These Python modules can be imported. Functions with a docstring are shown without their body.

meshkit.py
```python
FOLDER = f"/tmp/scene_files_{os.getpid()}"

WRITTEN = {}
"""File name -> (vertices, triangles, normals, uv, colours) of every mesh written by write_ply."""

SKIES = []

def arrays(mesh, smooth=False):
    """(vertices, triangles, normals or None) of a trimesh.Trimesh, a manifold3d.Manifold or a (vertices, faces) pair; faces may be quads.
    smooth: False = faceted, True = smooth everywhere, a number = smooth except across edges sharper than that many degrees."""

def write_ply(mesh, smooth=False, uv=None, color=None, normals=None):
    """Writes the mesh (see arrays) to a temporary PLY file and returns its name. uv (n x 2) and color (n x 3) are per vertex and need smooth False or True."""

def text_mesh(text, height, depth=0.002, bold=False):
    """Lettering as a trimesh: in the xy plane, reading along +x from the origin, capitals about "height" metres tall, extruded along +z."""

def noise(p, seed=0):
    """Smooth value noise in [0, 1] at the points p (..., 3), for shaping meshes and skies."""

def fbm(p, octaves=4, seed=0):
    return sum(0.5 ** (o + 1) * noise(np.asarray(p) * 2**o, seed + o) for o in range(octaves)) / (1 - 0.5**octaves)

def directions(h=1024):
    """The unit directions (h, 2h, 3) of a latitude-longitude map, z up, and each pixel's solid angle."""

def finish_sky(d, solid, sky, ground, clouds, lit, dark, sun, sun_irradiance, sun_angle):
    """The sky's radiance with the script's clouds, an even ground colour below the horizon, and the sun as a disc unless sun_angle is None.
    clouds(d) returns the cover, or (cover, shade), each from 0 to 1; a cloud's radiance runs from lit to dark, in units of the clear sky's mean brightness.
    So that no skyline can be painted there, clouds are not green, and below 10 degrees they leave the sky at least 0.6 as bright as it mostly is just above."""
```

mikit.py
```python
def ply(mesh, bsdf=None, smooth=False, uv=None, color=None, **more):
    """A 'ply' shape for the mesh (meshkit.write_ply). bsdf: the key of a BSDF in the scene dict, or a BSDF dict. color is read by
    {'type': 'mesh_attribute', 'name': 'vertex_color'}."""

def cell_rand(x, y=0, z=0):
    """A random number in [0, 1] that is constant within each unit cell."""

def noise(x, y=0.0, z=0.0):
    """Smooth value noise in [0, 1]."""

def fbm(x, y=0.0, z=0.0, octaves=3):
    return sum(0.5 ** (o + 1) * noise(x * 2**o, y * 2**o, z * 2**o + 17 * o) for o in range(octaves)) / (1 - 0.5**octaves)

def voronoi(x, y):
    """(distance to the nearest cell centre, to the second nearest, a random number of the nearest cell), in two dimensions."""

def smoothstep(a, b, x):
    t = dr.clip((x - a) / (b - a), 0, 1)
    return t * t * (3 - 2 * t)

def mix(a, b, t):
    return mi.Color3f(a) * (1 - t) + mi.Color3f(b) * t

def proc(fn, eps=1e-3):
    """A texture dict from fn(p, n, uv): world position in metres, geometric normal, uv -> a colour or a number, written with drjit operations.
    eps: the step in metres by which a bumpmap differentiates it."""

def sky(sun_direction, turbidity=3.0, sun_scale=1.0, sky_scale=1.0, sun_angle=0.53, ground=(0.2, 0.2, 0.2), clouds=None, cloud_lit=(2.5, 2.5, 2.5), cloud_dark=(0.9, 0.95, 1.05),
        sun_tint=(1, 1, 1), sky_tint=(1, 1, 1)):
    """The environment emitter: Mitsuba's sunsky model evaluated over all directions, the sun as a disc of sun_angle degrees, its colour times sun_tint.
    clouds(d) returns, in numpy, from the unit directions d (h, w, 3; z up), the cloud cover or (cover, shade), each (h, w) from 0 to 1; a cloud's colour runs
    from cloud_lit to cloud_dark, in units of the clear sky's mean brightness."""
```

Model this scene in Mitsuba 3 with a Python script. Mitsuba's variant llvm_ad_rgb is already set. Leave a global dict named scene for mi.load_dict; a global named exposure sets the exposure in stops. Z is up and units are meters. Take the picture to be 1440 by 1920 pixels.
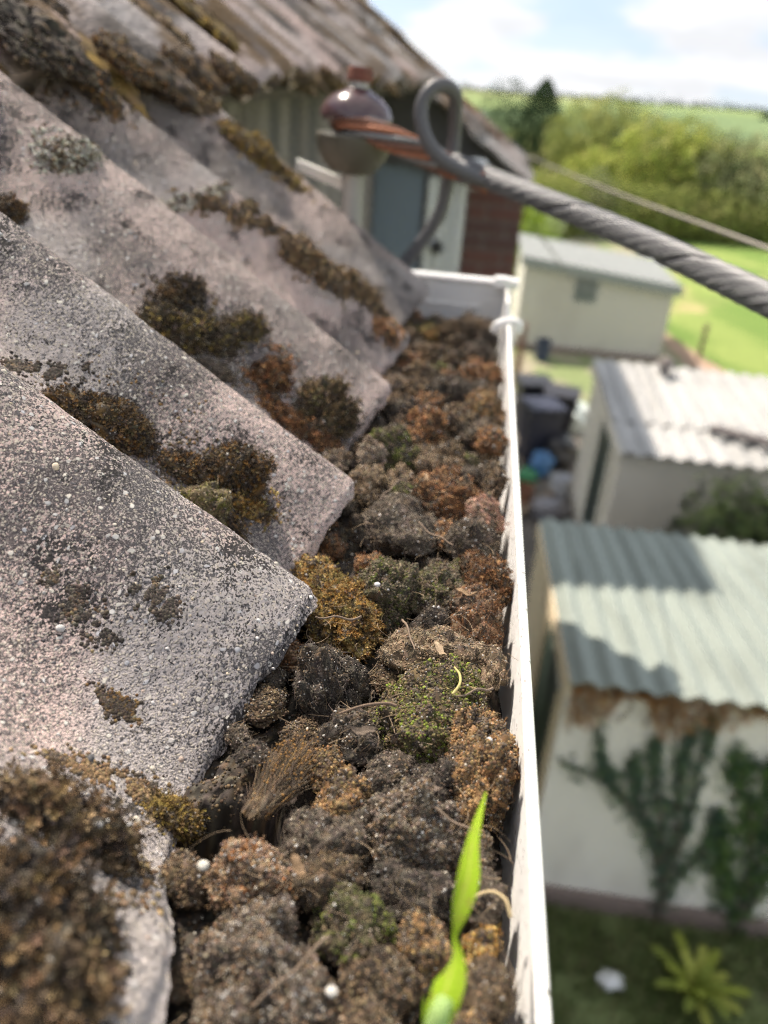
import math, random
import numpy as np, trimesh
import drjit as dr, mitsuba as mi
import mikit, meshkit
from mikit import proc, noise, fbm, voronoi, cell_rand, smoothstep, mix

scene, labels = {'type': 'scene'}, {}
# ------------------------------------------------------------------ camera, sky, exposure
CAM_H = 5.2                                     # the phone is held 5.2 m above the garden, just over the gutter
FWD = np.array([-0.08033, 0.87991, -0.46830])
UPV = np.array([-0.12058, 0.45779, 0.88085])
SUN = (-0.48, 0.50, 1.0)
exposure = 2.45
T4 = mi.ScalarTransform4f
scene['camera'] = {'type': 'thinlens', 'fov': 65.94, 'fov_axis': 'y', 'near_clip': 0.01, 'far_clip': 6000.0,
                   'aperture_radius': 0.0021, 'focus_distance': 0.315,
                   'to_world': T4().look_at(origin=[0, 0, CAM_H], target=(FWD + [0, 0, CAM_H]).tolist(), up=UPV.tolist())}


def cloud_cover(d):
    z = np.maximum(d[..., 2], 0.02)
    q = np.stack([d[..., 0] / (z + .25), d[..., 1] / (z + .25), z * 3.0], -1)
    f = meshkit.fbm(q * 3.0 + 7.3, 5, 4)
    g = meshkit.fbm(q * 1.1 + 2.1, 3, 9)
    hz = .50 * np.exp(-4.0 * np.maximum(d[..., 2], 0))                  # the sky pales towards the horizon
    c = hz + (1 - hz) * np.clip((f * .75 + g * .35 - .485) / .10, 0, 1)
    shade = np.clip((meshkit.fbm(q * 4.2 + 31.0, 4, 12) - .5) / .22, 0, 1) * .3
    return c * .97, shade


scene['sky'] = mikit.sky(SUN, turbidity=3.2, sky_scale=.82, sun_tint=(.94, 1.0, 1.12), clouds=cloud_cover, cloud_lit=(2.45, 2.45, 2.48), cloud_dark=(1.4, 1.46, 1.56))

# ------------------------------------------------------------------ helpers
def norm(v):
    v = np.asarray(v, float)
    return v / np.maximum(np.linalg.norm(v, axis=-1, keepdims=True), 1e-12)


def numbered(key):
    """The key, or the key with the next free number (its children count as taken too)."""
    used = lambda k: k in scene or k in _roots
    if not used(key):
        _roots.add(key)
        return key
    n = 1
    while used(f'{key}_{n:03d}'):
        n += 1
    _roots.add(f'{key}_{n:03d}')
    return f'{key}_{n:03d}'


_roots = set()


def put(name, mesh, bsdf, parent=None, smooth=False, uv=None, color=None):
    """ONE entry of the scene; mesh is in coordinates relative to the camera, z up."""
    key = numbered(f'{parent}__{name}' if parent else name)
    if isinstance(mesh, trimesh.Trimesh):
        v, f = np.array(mesh.vertices), np.array(mesh.faces)
    else:
        v, f = np.asarray(mesh[0], float), np.asarray(mesh[1], int)
    if f.shape[1] == 4:
        f = np.vstack([f[:, [0, 1, 2]], f[:, [0, 2, 3]]])
    m = trimesh.Trimesh(v + [0, 0, CAM_H], f, process=False)
    scene[key] = mikit.ply(m, bsdf, smooth=smooth, uv=uv, color=color)
    return key


def thing(name, label, cat, group=None):
    key = numbered(name)
    labels[key] = {'label': label, 'category': cat}
    if group:
        labels[key]['group'] = group
    return key


def tag(key, label=None, cat=None, group=None, kind=None):
    d = {'label': label, 'category': cat, 'group': group, 'kind': kind}
    labels[key] = {k: v for k, v in d.items() if v}
    return key


def box(x0, x1, y0, y1, z0, z1):
    b = trimesh.creation.box((x1 - x0, y1 - y0, z1 - z0))
    b.apply_translation([(x0 + x1) / 2, (y0 + y1) / 2, (z0 + z1) / 2])
    return b


def cbox(x0, x1, y0, y1, z0, z1, c=0.003):
    """A box with chamfered edges."""
    p = []
    lo, hi = np.array([x0, y0, z0]), np.array([x1, y1, z1])
    c = min(c, (hi - lo).min() * .45)
    for s in np.ndindex(2, 2, 2):
        for k in range(3):
            q = np.where(np.array(s) == 1, hi, lo)
            e = np.where(np.array(s) == 1, -c, c)
            e[k] = 0
            p.append(q + e)
    return trimesh.Trimesh(*_hull(p), process=False)


def _hull(p):
    h = trimesh.convex.convex_hull(np.asarray(p, float))
    return h.vertices, h.faces


def hull(p):
    return trimesh.convex.convex_hull(np.asarray(p, float))


def cat(*ms):
    return trimesh.util.concatenate([m for m in ms])


def spline(pts, n):
    """Catmull-Rom through the points, n samples."""
    p = np.asarray(pts, float)
    p = np.vstack([2 * p[0] - p[1], p, 2 * p[-1] - p[-2]])
    t = np.linspace(0, len(p) - 3 - 1e-9, n)
    i = t.astype(int)
    t = (t - i)[:, None]
    a, b, c, d = p[i], p[i + 1], p[i + 2], p[i + 3]
    return .5 * (2 * b + (c - a) * t + (2 * a - 5 * b + 4 * c - d) * t ** 2 + (3 * b - a - 3 * c + d) * t ** 3)


def frames(path):
    t = norm(np.gradient(path, axis=0))
    a = np.array([0, 0, 1.0]) if abs(t[0][2]) < .9 else np.array([1.0, 0, 0])
    us = []
    u = norm(np.cross(t[0], a))
    for k in range(len(path)):
        u = norm(u - t[k] * (u @ t[k]))
        us.append(u)
    us = np.array(us)
    return t, us, np.cross(t, us)


def tube(path, r, sides=8, caps=True):
    path = np.asarray(path, float)
    r = np.broadcast_to(np.asarray(r, float), (len(path),))
    t, u, w = frames(path)
    a = np.arange(sides) / sides * 2 * np.pi
    ring = np.cos(a)[None, :, None] * u[:, None] + np.sin(a)[None, :, None] * w[:, None]
    v = (path[:, None] + ring * r[:, None, None]).reshape(-1, 3)
    i, j = np.meshgrid(np.arange(len(path) - 1), np.arange(sides), indexing='ij')
    k = (j + 1) % sides
    f = np.stack([i * sides + j, i * sides + k, (i + 1) * sides + k, (i + 1) * sides + j], -1).reshape(-1, 4)
    f = np.vstack([f[:, [0, 1, 2]], f[:, [0, 2, 3]]])
    if caps:
        n = len(v)
        v = np.vstack([v, path[0], path[-1]])
        j = np.arange(sides)
        f = np.vstack([f, np.stack([np.full(sides, n), (j + 1) % sides, j], -1),
                       np.stack([np.full(sides, n + 1), n - sides + j, n - sides + (j + 1) % sides], -1)])
    return trimesh.Trimesh(v, f, process=False)


def lathe(profile, sides=40):
    return trimesh.creation.revolve(np.asarray(profile, float), sections=sides)


def grid_faces(nu, nv, off=0):
    i, j = np.meshgrid(np.arange(nu - 1), np.arange(nv - 1), indexing='ij')
    q = np.stack([i * nv + j, (i + 1) * nv + j, (i + 1) * nv + j + 1, i * nv + j + 1], -1).reshape(-1, 4) + off
    return q


# ------------------------------------------------------------------ materials
def P(color, rough=.8, **k):
    d = {'type': 'principled', 'roughness': rough, **k}
    d['base_color'] = {'type': 'rgb', 'value': list(color)} if isinstance(color, (tuple, list)) else color
    return {'type': 'twosided', 'bsdf': d}


def bump(b, fn, scale, eps=1e-3):
    return {'type': 'twosided', 'bsdf': {'type': 'bumpmap', 'arbitrary': {**proc(fn, eps)}, 'scale': scale, 'bsdf': b['bsdf']}}


VC = {'type': 'mesh_attribute', 'name': 'vertex_color'}
scene['moss_mat'] = P(VC, .92, specular=.25)
scene['leaf_mat'] = {'type': 'principledthin', 'base_color': VC, 'roughness': .55, 'diff_trans': .7, 'spec_trans': 0.0}
scene['dark_leaf_mat'] = {'type': 'principledthin', 'base_color': VC, 'roughness': .5, 'diff_trans': .22, 'spec_trans': 0.0}


def tile_grains(uv):
    """Three sizes of aggregate: (height, random) of the fine sand, the coarse sand and the rare small stones."""
    wx = uv.x + .0011 * (noise(uv.x * 500, uv.y * 500, 1.0) - .5)
    wy = uv.y + .0011 * (noise(uv.x * 500, uv.y * 500, 9.0) - .5)
    d, _, r = voronoi(wx * 1650, wy * 1650)
    f, _, t = voronoi(wx * 900 + 11, wy * 900 + 5)
    e, _, s = voronoi(wx * 380 + 7, wy * 380 + 3)
    fine = smoothstep(.58, .25, d) * smoothstep(.15, .40, r)
    coarse = smoothstep(.50, .22, f) * smoothstep(.42, .52, t)
    stone = smoothstep(.40, .26, e) * smoothstep(.90, .93, s)
    return fine, r, coarse, t, stone, s


def tile_height(p, n, uv):
    fine, r, coarse, t, stone, s = tile_grains(uv)
    return dr.maximum(dr.maximum(fine * (.25 + .3 * r), coarse * .75), stone) + .45 * noise(uv.x * 420, uv.y * 420, 3.0)


def tile_colour(p, n, uv):
    fine, r, coarse, t, stone, s = tile_grains(uv)
    lich = fbm(p.x * 19 + 4.0, p.y * 19, p.z * 19, 4)              # weathered dark crust, in patches
    pink = smoothstep(.40, .58, fbm(p.x * 11, p.y * 11 + 9.0, p.z * 11, 3))
    paste = mix(mi.Color3f(.42, .385, .375), mi.Color3f(.60, .46, .42), pink)
    gr = .6 * noise(uv.x * 1300, uv.y * 1300, 2.0) + .4 * noise(uv.x * 2600, uv.y * 2600, 7.0)
    crust = smoothstep(.46, .60, lich + .62 * (gr - .5))
    paste = mix(paste, mi.Color3f(.055, .053, .057), crust * .9)
    g = cell_rand(dr.floor(r * 997.0), 5.0)
    grain = mix(mi.Color3f(.29, .262, .255), mi.Color3f(.60, .53, .49), g)
    grain = dr.select(g < .22, mi.Color3f(.05, .05, .055), grain)
    c = mix(paste, grain, fine * .8 * (1 - .45 * crust))
    g = cell_rand(dr.floor(t * 991.0), 3.0)
    grain = mix(mi.Color3f(.34, .32, .30), mi.Color3f(.58, .52, .43), g)
    grain = dr.select(g < .25, mi.Color3f(.11, .11, .12), grain)
    c = mix(c, grain, coarse * .9)
    c = mix(c, mix(mi.Color3f(.44, .44, .46), mi.Color3f(.64, .60, .52), cell_rand(dr.floor(s * 991.0), 2.0)), stone)
    spots = smoothstep(.64, .72, fbm(p.x * 70, p.y * 70, p.z * 70, 3) + .55 * (gr - .5))
    return mix(c, mi.Color3f(.032, .030, .030), spots * .85)


scene['tile_mat'] = bump(P(proc(tile_colour), .88, specular=.25), tile_height, .0010, 1.2e-4)


def far_tile_colour(p, n, uv):
    g = voronoi(uv.x * 300, uv.y * 300)[2]
    a = fbm(p.x * 9, p.y * 9, p.z * 9, 4)
    b = fbm(p.x * 3 + 3.0, p.y * 3, p.z * 3, 3)
    m = fbm(uv.x * 7 + 2.0, uv.y * 22, 4.0, 4)
    c = mix(mi.Color3f(.36, .285, .265), mi.Color3f(.29, .275, .27), smoothstep(.35, .65, b))
    c = mix(c, mi.Color3f(.055, .05, .046), smoothstep(.48, .62, a) * .85)
    c = mix(c, mix(mi.Color3f(.15, .095, .045), mi.Color3f(.08, .06, .04), g), smoothstep(.56, .64, m) * .9)    # moss film in streaks
    return c * (.7 + .6 * g)


scene['far_tile_mat'] = bump(P(proc(far_tile_colour), .9, specular=.2), lambda p, n, uv: noise(uv.x * 300, uv.y * 300, 0.0), .0012, 5e-4)


def pvc_colour(p, n, uv):
    d, _, r = voronoi(p.y * 330 + p.z * 40, p.z * 330)
    speck = smoothstep(.28, .16, d) * smoothstep(.74, .80, r) * smoothstep(.40, .62, fbm(p.y * 40, p.z * 90, p.x * 40, 3))
    smear = smoothstep(.55, .78, fbm(p.y * 25, p.z * 120, p.x * 60, 4)) * .16
    c = mix(mi.Color3f(.84, .84, .83), mi.Color3f(.56, .54, .50), smear)
    return mix(c, mi.Color3f(.10, .09, .075), speck * .85)


scene['pvc_mat'] = P(proc(pvc_colour), .32, specular=.5)
scene['pvc_clean_mat'] = P((.76, .76, .76), .25, specular=.5)


def lip_colour(p, n, uv):
    d, _, r = voronoi(p.y * 260, p.x * 400 + p.z * 300)
    speck = smoothstep(.30, .18, d) * smoothstep(.86, .90, r)
    film = smoothstep(.52, .72, fbm(p.y * 18, p.x * 300, p.z * 300, 4)) * .28
    c = mix(mi.Color3f(.76, .76, .75), mi.Color3f(.46, .44, .37), film)
    return mix(c, mi.Color3f(.13, .12, .10), speck * .8)


scene['pvc_lip_mat'] = P(proc(lip_colour), .28, specular=.5)


def blade_colour(p, n, uv):
    vein = .5 + .5 * dr.cos(uv.x * 88.0)
    c = mix(mi.Color3f(.30, .50, .03), mi.Color3f(.42, .60, .05), vein)
    c = mix(c, mi.Color3f(.50, .62, .10), smoothstep(.09, .02, dr.abs(uv.x - .5)))
    return mix(c, mi.Color3f(.36, .36, .08), smoothstep(.66, .74, fbm(uv.x * 5, uv.y * 30, 1.0, 3)) * .6)

# ------------------------------------------------------------------ the house: roof, walls
TH = math.radians(35.8)
E0 = np.array([-0.0513, 0, -0.19])              # the eaves edge of the near bay (x, z), along y
SL, NO = np.array([-math.cos(TH), 0, math.sin(TH)]), np.array([math.sin(TH), 0, math.cos(TH)])


def sag(y):
    return .020 * np.maximum(np.asarray(y, float) - 1.0, 0)     # the old roof rises a little towards its far verge


def on_roof(u, y, h=0.0):
    u, y, h = np.broadcast_arrays(*[np.asarray(a, float) for a in (u, y, h)])
    q = E0 + u[..., None] * SL + h[..., None] * NO
    q[..., 1] += y
    q[..., 2] += sag(y)
    return q


NEAR_CRESTS = np.array([-.36, -.22, -.06, .105, .273, .378, .55, .69, .905, 1.08])
NEAR_JOINTS = [-.215, .085, .385, .688, .965]


def wave(y, crests):
    y = np.asarray(y, float)
    i = np.clip(np.searchsorted(crests, y) - 1, 0, len(crests) - 2)
    a, b = crests[i], crests[i + 1]
    d = np.minimum(.041, .285 * (b - a))
    t = np.clip((y - a) / (b - a), 0, 1) ** .90
    return -d * np.abs(np.sin(np.pi * t)) ** 1.9


def far_crests(y):
    k = np.floor((y - .085) / .3)
    t = (y - .085) / .3 - k
    a = np.where(t < .52, 0, .52)
    b = np.where(t < .52, .52, 1)
    return -.033 * np.abs(np.sin(np.pi * (t - a) / (b - a))) ** 1.4


def near_height(u, y):
    """The height of the near course's top over the eaves plane."""
    u, y = np.broadcast_arrays(np.asarray(u, float), np.asarray(y, float))
    j = np.searchsorted(NEAR_JOINTS, y) - 1
    jl = np.array(NEAR_JOINTS + [9])
    t = np.clip((y - jl[np.clip(j, 0, 4)]) / .3, 0, 1)
    q = np.stack([u * 60, y * 60, 0 * u], -1)
    return wave(y, NEAR_CRESTS) + .0055 * (t - .5) - .03 * u + .0016 * (meshkit.fbm(q, 3, 5) - .5)


def tile_mesh(u0, u1, y0, y1, height, du, dy, thick=.012, edge=.005, rough=0.0, seed=0):
    nu, ny = max(3, int((u1 - u0) / du)), max(4, int((y1 - y0) / dy))
    us = u0 + (u1 - u0) * np.linspace(0, 1, nu) ** 1.0
    ys = np.linspace(y0, y1, ny)
    U, Y = np.meshgrid(us, ys, indexing='ij')
    Hh = height(U, Y)
    if rough:
        q = np.stack([U, Y, 0 * U], -1)
        Hh = Hh + rough * (meshkit.fbm(q * 420, 2, seed) - .5) * 2
        er = (meshkit.fbm(np.stack([0 * ys, ys * 210, 0 * ys], -1), 3, seed + 3) - .5) * .0040 + (meshkit.fbm(np.stack([0 * ys, ys * 60, 0 * ys + seed], -1), 3, seed + 9) - .5) * .0070
        U = U + er[None] * np.clip(1 - (U - u0) / .012, 0, 1)
    e = np.clip(1 - (U - us[0]) / edge, 0, 1)
    ej = np.clip(1 - np.minimum(Y - y0, y1 - Y) / (edge * .7), 0, 1)
    Hh = Hh - edge * .55 * e ** 2 - edge * .3 * ej ** 2
    top = on_roof(U, Y, Hh).reshape(-1, 3)
    low = on_roof(U, Y, Hh - thick).reshape(-1, 3)
    uv = np.stack([U, Y], -1).reshape(-1, 2)
    n = nu * ny
    f = grid_faces(nu, ny)
    b0, b1 = np.arange(ny), (nu - 1) * ny + np.arange(ny)
    s0, s1 = np.arange(nu) * ny, np.arange(nu) * ny + ny - 1
    V, UV, F = [top, low], [uv, uv + .5], [f, f[:, ::-1] + n]
    off = 2 * n
    for idx, flip, along in ((b0, 0, 0), (b1, 1, 0), (s0, 1, 1), (s1, 0, 1)):
        V += [top[idx], low[idx]]
        w = uv[idx]
        UV += [w, w + (np.array([0, thick]) if along else np.array([thick, 0]))]
        k = np.arange(len(idx) - 1)
        q = np.stack([off + k, off + k + 1, off + len(idx) + k + 1, off + len(idx) + k], -1)
        F.append(q[:, ::-1] if flip else q)
        off += 2 * len(idx)
    return np.vstack(V), np.vstack(F), np.vstack(UV)


HOUSE = thing('house', 'weathered house whose mossy concrete tiled roof fills the left of the picture', 'house')
ROOF = put('roof', hull([on_roof(u, y, -.075).tolist() for u in (.36, 2.72) for y in (-.8, 5.58)] +
                        [on_roof(u, y, -.10).tolist() for u in (.36, 2.72) for y in (-.8, 5.58)]), P((.06, .05, .045)), HOUSE)
# the near course, built fine where the lens is sharp
for k, (j0, j1) in enumerate(zip(NEAR_JOINTS[:-1], NEAR_JOINTS[1:])):
    d = (.0022, .0011, .0014, .0022)[k]
    v, f, uv = tile_mesh(0, .41, j0 + .0008, j1 - .0008, near_height, d * 1.3, d, .012, .005, .00032 if k < 3 else .0003, 11 * k)
    put('tile', (v, f), 'tile_mat', ROOF, smooth=True, uv=uv)
rng = np.random.default_rng(5)
for c in range(-1, 8):
    if c == 0 or c == -1:
        cols = range(14, 19)
    else:
        cols = range(-3, 19)
    for k in cols:
        y0, y1 = .085 + .3 * k, .385 + .3 * k
        if c < 1:
            y0, y1 = max(y0, 4.36), min(y1, 5.6)
            if y1 - y0 < .06:
                continue
        y1 = min(y1, 5.6)
        if y1 - y0 < .06:
            continue
        a, b, t = rng.uniform(-.006, .006, 3)
        u0 = .342 * c + rng.uniform(-.014, .014)
        h = (lambda U, Y, a=a, b=b, t=t, u0=u0, y0=y0: far_crests(Y) - .06 * (U - u0) + .008 + a + t * (Y - y0) / .3 * 1.5 + .0045 * ((Y - y0) / .3 - .5)
             + .004 * (meshkit.fbm(np.stack([U * 30, Y * 30, 0 * U], -1), 3, 2) - .5))
        near = y0 < 1.3 and c == 1
        v, f, uv = tile_mesh(u0, u0 + .40, y0 + .002, y1 - .002, h, .012 if near else .035, .008 if near else .0155, .017, .007)
        put('tile', (v, f), 'far_tile_mat', ROOF, smooth=True, uv=uv)

brick_cols = [(.17, .075, .055), (.13, .06, .05), (.20, .095, .07), (.10, .055, .05)]
for i, c in enumerate(brick_cols):
    scene[f'brick_mat_{i}'] = P(c, .85)
scene['mortar_mat'] = P((.32, .29, .26), .95)
scene['render_mat'] = P((.42, .40, .37), .9)
scene['white_mat'] = P((.72, .74, .75), .45)
scene['timber_a'] = P((.135, .122, .118), .9)
scene['timber_b'] = P((.18, .165, .16), .9)
scene['timber_c'] = P((.085, .082, .084), .9)


def zroof(x, y, d=.09):
    return E0[2] + (E0[0] - x) * math.tan(TH) + float(sag(y)) - d / math.cos(TH)


def bay(x0, x1, y0, y1, d=.10):
    p = []
    for y in (y0, y1):
        for x in (x0, x1):
            p += [[x, y, -5.25], [x, y, zroof(x, min(y0, y1), d)]]
    return hull(p)


put('wall', hull([[x, y, z] for y in (-.8, 5.45) for x, z in ((-.63, -5.25), (-.63, zroof(-.63, 0, .14)), (-2.25, zroof(-2.25, 0, .16)), (-4.1, .25), (-4.1, -5.25))]), 'render_mat', HOUSE)
put('wall', bay(-.64, -.30, -.8, .90, .06), 'render_mat', HOUSE)
put('wall', bay(-.64, .13, 4.56, 5.45, .13), 'mortar_mat', HOUSE)
put('fascia', cbox(-.105, -.0905, -.8, .93, -.33, -.234, .003), 'white_mat', HOUSE)
put('soffit', box(-.31, -.106, -.8, .92, -.328, -.318), 'white_mat', HOUSE)
put('verge_board', hull([on_roof(u, y, h).tolist() for u in (.02, .42) for y in (.935, .955) for h in (-.042, -.12)]), 'timber_c', HOUSE)
# rear slope, only seen by the sky
put('rear_slope', hull([[x, y, z + o] for y in (-.8, 5.6) for x, z in ((-2.27, 1.42), (-4.3, .05)) for o in (0, -.05)]), 'far_tile_mat', HOUSE, uv=None)
# boarded wall of the recess between the two bays, facing out over the garden
BW = put('boarded_wall', box(-.63, -.622, .91, 4.5, -2.6, .10), 'timber_c', HOUSE)
y = .915
k = 0
while y < 4.42:
    w = .118 + .012 * math.sin(k * 2.3)
    put('board', cbox(-.621, -.600 + .003 * math.sin(k * 5.1), y, y + w, -2.5, .085 + float(sag(y)) * .9, .004), f"timber_{'abc'[(k * 7 + k // 3) % 3]}", BW)
    y += w + .008
    k += 1
# the side of the far bay: window, white frames and a brick pier
put('barge_board', hull([[x, y, z] for y in (4.47, 4.57) for x, z in ((-.63, -.30), (-.63, zroof(-.63, 4.5, .045)), (.215, zroof(.215, 4.5, .045)), (.215, -.44), (.05, -.41))]), 'timber_c', HOUSE)
BP = put('brick_pier', box(-.10, .20, 4.50, 4.559, -2.6, -.40), 'mortar_mat', HOUSE)
r = 0
z = -.42
while z > -1.15:
    x = -.095 - (.11 if r % 2 else 0)
    while x < .19:
        xa, xb = max(x, -.095), min(x + .21, .198)
        if xb - xa > .03:
            put('brick', cbox(xa, xb, 4.486, 4.52, z - .065, z, .004), f'brick_mat_{(r * 5 + int(x * 40)) % 4}', BP)
        x += .22
    z -= .075
    r += 1
WN = put('window', box(-.62, -.31, 4.53, 4.555, -1.6, -.30), P((.25, .29, .34), .8), HOUSE)
put('pane', box(-.60, -.335, 4.512, 4.518, -1.55, -.335), P((.20, .25, .31), .12, specular=.6), WN)
for a in ((-.62, -.600, -1.6, -.30), (-.335, -.315, -1.6, -.30)):
    put('frame', cbox(a[0], a[1], 4.50, 4.53, a[2], a[3], .004), 'timber_c', WN)
put('frame', cbox(-.599, -.336, 4.50, 4.53, -.335, -.301, .004), 'timber_c', WN)
DF = put('white_door_frame', box(-.314, -.104, 4.54, 4.557, -2.6, -.36), 'white_mat', HOUSE)
for a, b in ((-.312, -.262), (-.250, -.205), (-.192, -.165), (-.150, -.106)):
    put('post', cbox(a, b, 4.49, 4.537, -2.6, -.37, .006), 'white_mat', DF)
put('black_knob', lathe([[0, 0], [.022, .004], [.034, .018], [.034, .05], [.02, .066], [0, .07]], 16).apply_transform(
    trimesh.transformations.rotation_matrix(math.pi / 2, [1, 0, 0])).apply_translation([-.235, 4.486, -.72]), P((.02, .02, .022), .4), HOUSE)
put('gutter_end', cbox(-.12, -.01, 4.30, 4.37, -.40, -.26, .02), 'white_mat', HOUSE)

# ------------------------------------------------------------------ the gutter
GUT = thing('gutter', 'white plastic gutter packed with moss along the tile ends', 'gutter')
GY0, GY1 = -.15, .985
prof = [(-.0865, -.232), (-.0865, -.252), (-.080, -.262), (-.050, -.268), (.012, -.268), (.026, -.262), (.0335, -.250), (.0358, -.225), (.0364, -.1995),
        (.0388, -.1995), (.0384, -.225), (.0362, -.2515), (.028, -.2645), (.013, -.2705), (-.051, -.2705), (-.082, -.2645), (-.089, -.253), (-.089, -.232)]
from shapely.geometry import Polygon
ch = trimesh.creation.extrude_polygon(Polygon(prof), GY1 - GY0, engine='earcut')
ch.apply_transform(np.array([[1, 0, 0, 0], [0, 0, -1, 0], [0, 1, 0, 0], [0, 0, 0, 1.0]]))   # (x, z) profile along -y
ch.apply_translation([0, GY1, 0])
ch.invert() if ch.volume < 0 else None
put('channel', ch, 'pvc_mat', GUT, smooth=40)
yy = np.linspace(GY0, GY1 - .012, 40)
put('rolled_lip', tube(np.stack([.0376 + .0003 * np.sin(yy * 5.3 + 1), yy, -.1962 + .0003 * np.sin(yy * 9)], -1), .0020, 14), 'pvc_lip_mat', GUT, smooth=50)
SE = put('stop_end', cbox(-.0885, .0385, .9855, .9895, -.270, -.196, .001), 'pvc_clean_mat', GUT)
put('rim', cbox(-.091, .041, .978, .994, -.1955, -.1895, .0025), 'pvc_clean_mat', SE)
put('rib', cbox(-.060, .008, .9825, .9856, -.226, -.223, .001), 'pvc_clean_mat', SE)
put('corner_clip', hull([[.022 + .010 * a, .965 + .016 * b, -.194 + .010 * c] for a, b, c in np.ndindex(2, 2, 2)] + [[.050, .968, -.187], [.050, .985, -.187], [.050, .968, -.196], [.050, .985, -.196]]), 'pvc_clean_mat', GUT, smooth=40)
for c in (.795,):
    UN = put('union_clip', cat(tube(spline([[.0235, c, -.2035], [.0265, c - .001, -.1965], [.0335, c, -.1935], [.041, c, -.1925], [.0475, c, -.1945], [.0482, c, -.203]], 24), .0042, 12),
                                cbox(.0400, .0436, c - .022, c + .020, -.262, -.201, .002)), 'pvc_clean_mat', GUT, smooth=50)
put('bracket', cbox(.0400, .0440, .955, .984, -.262, -.200, .002), 'pvc_clean_mat', GUT)

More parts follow.
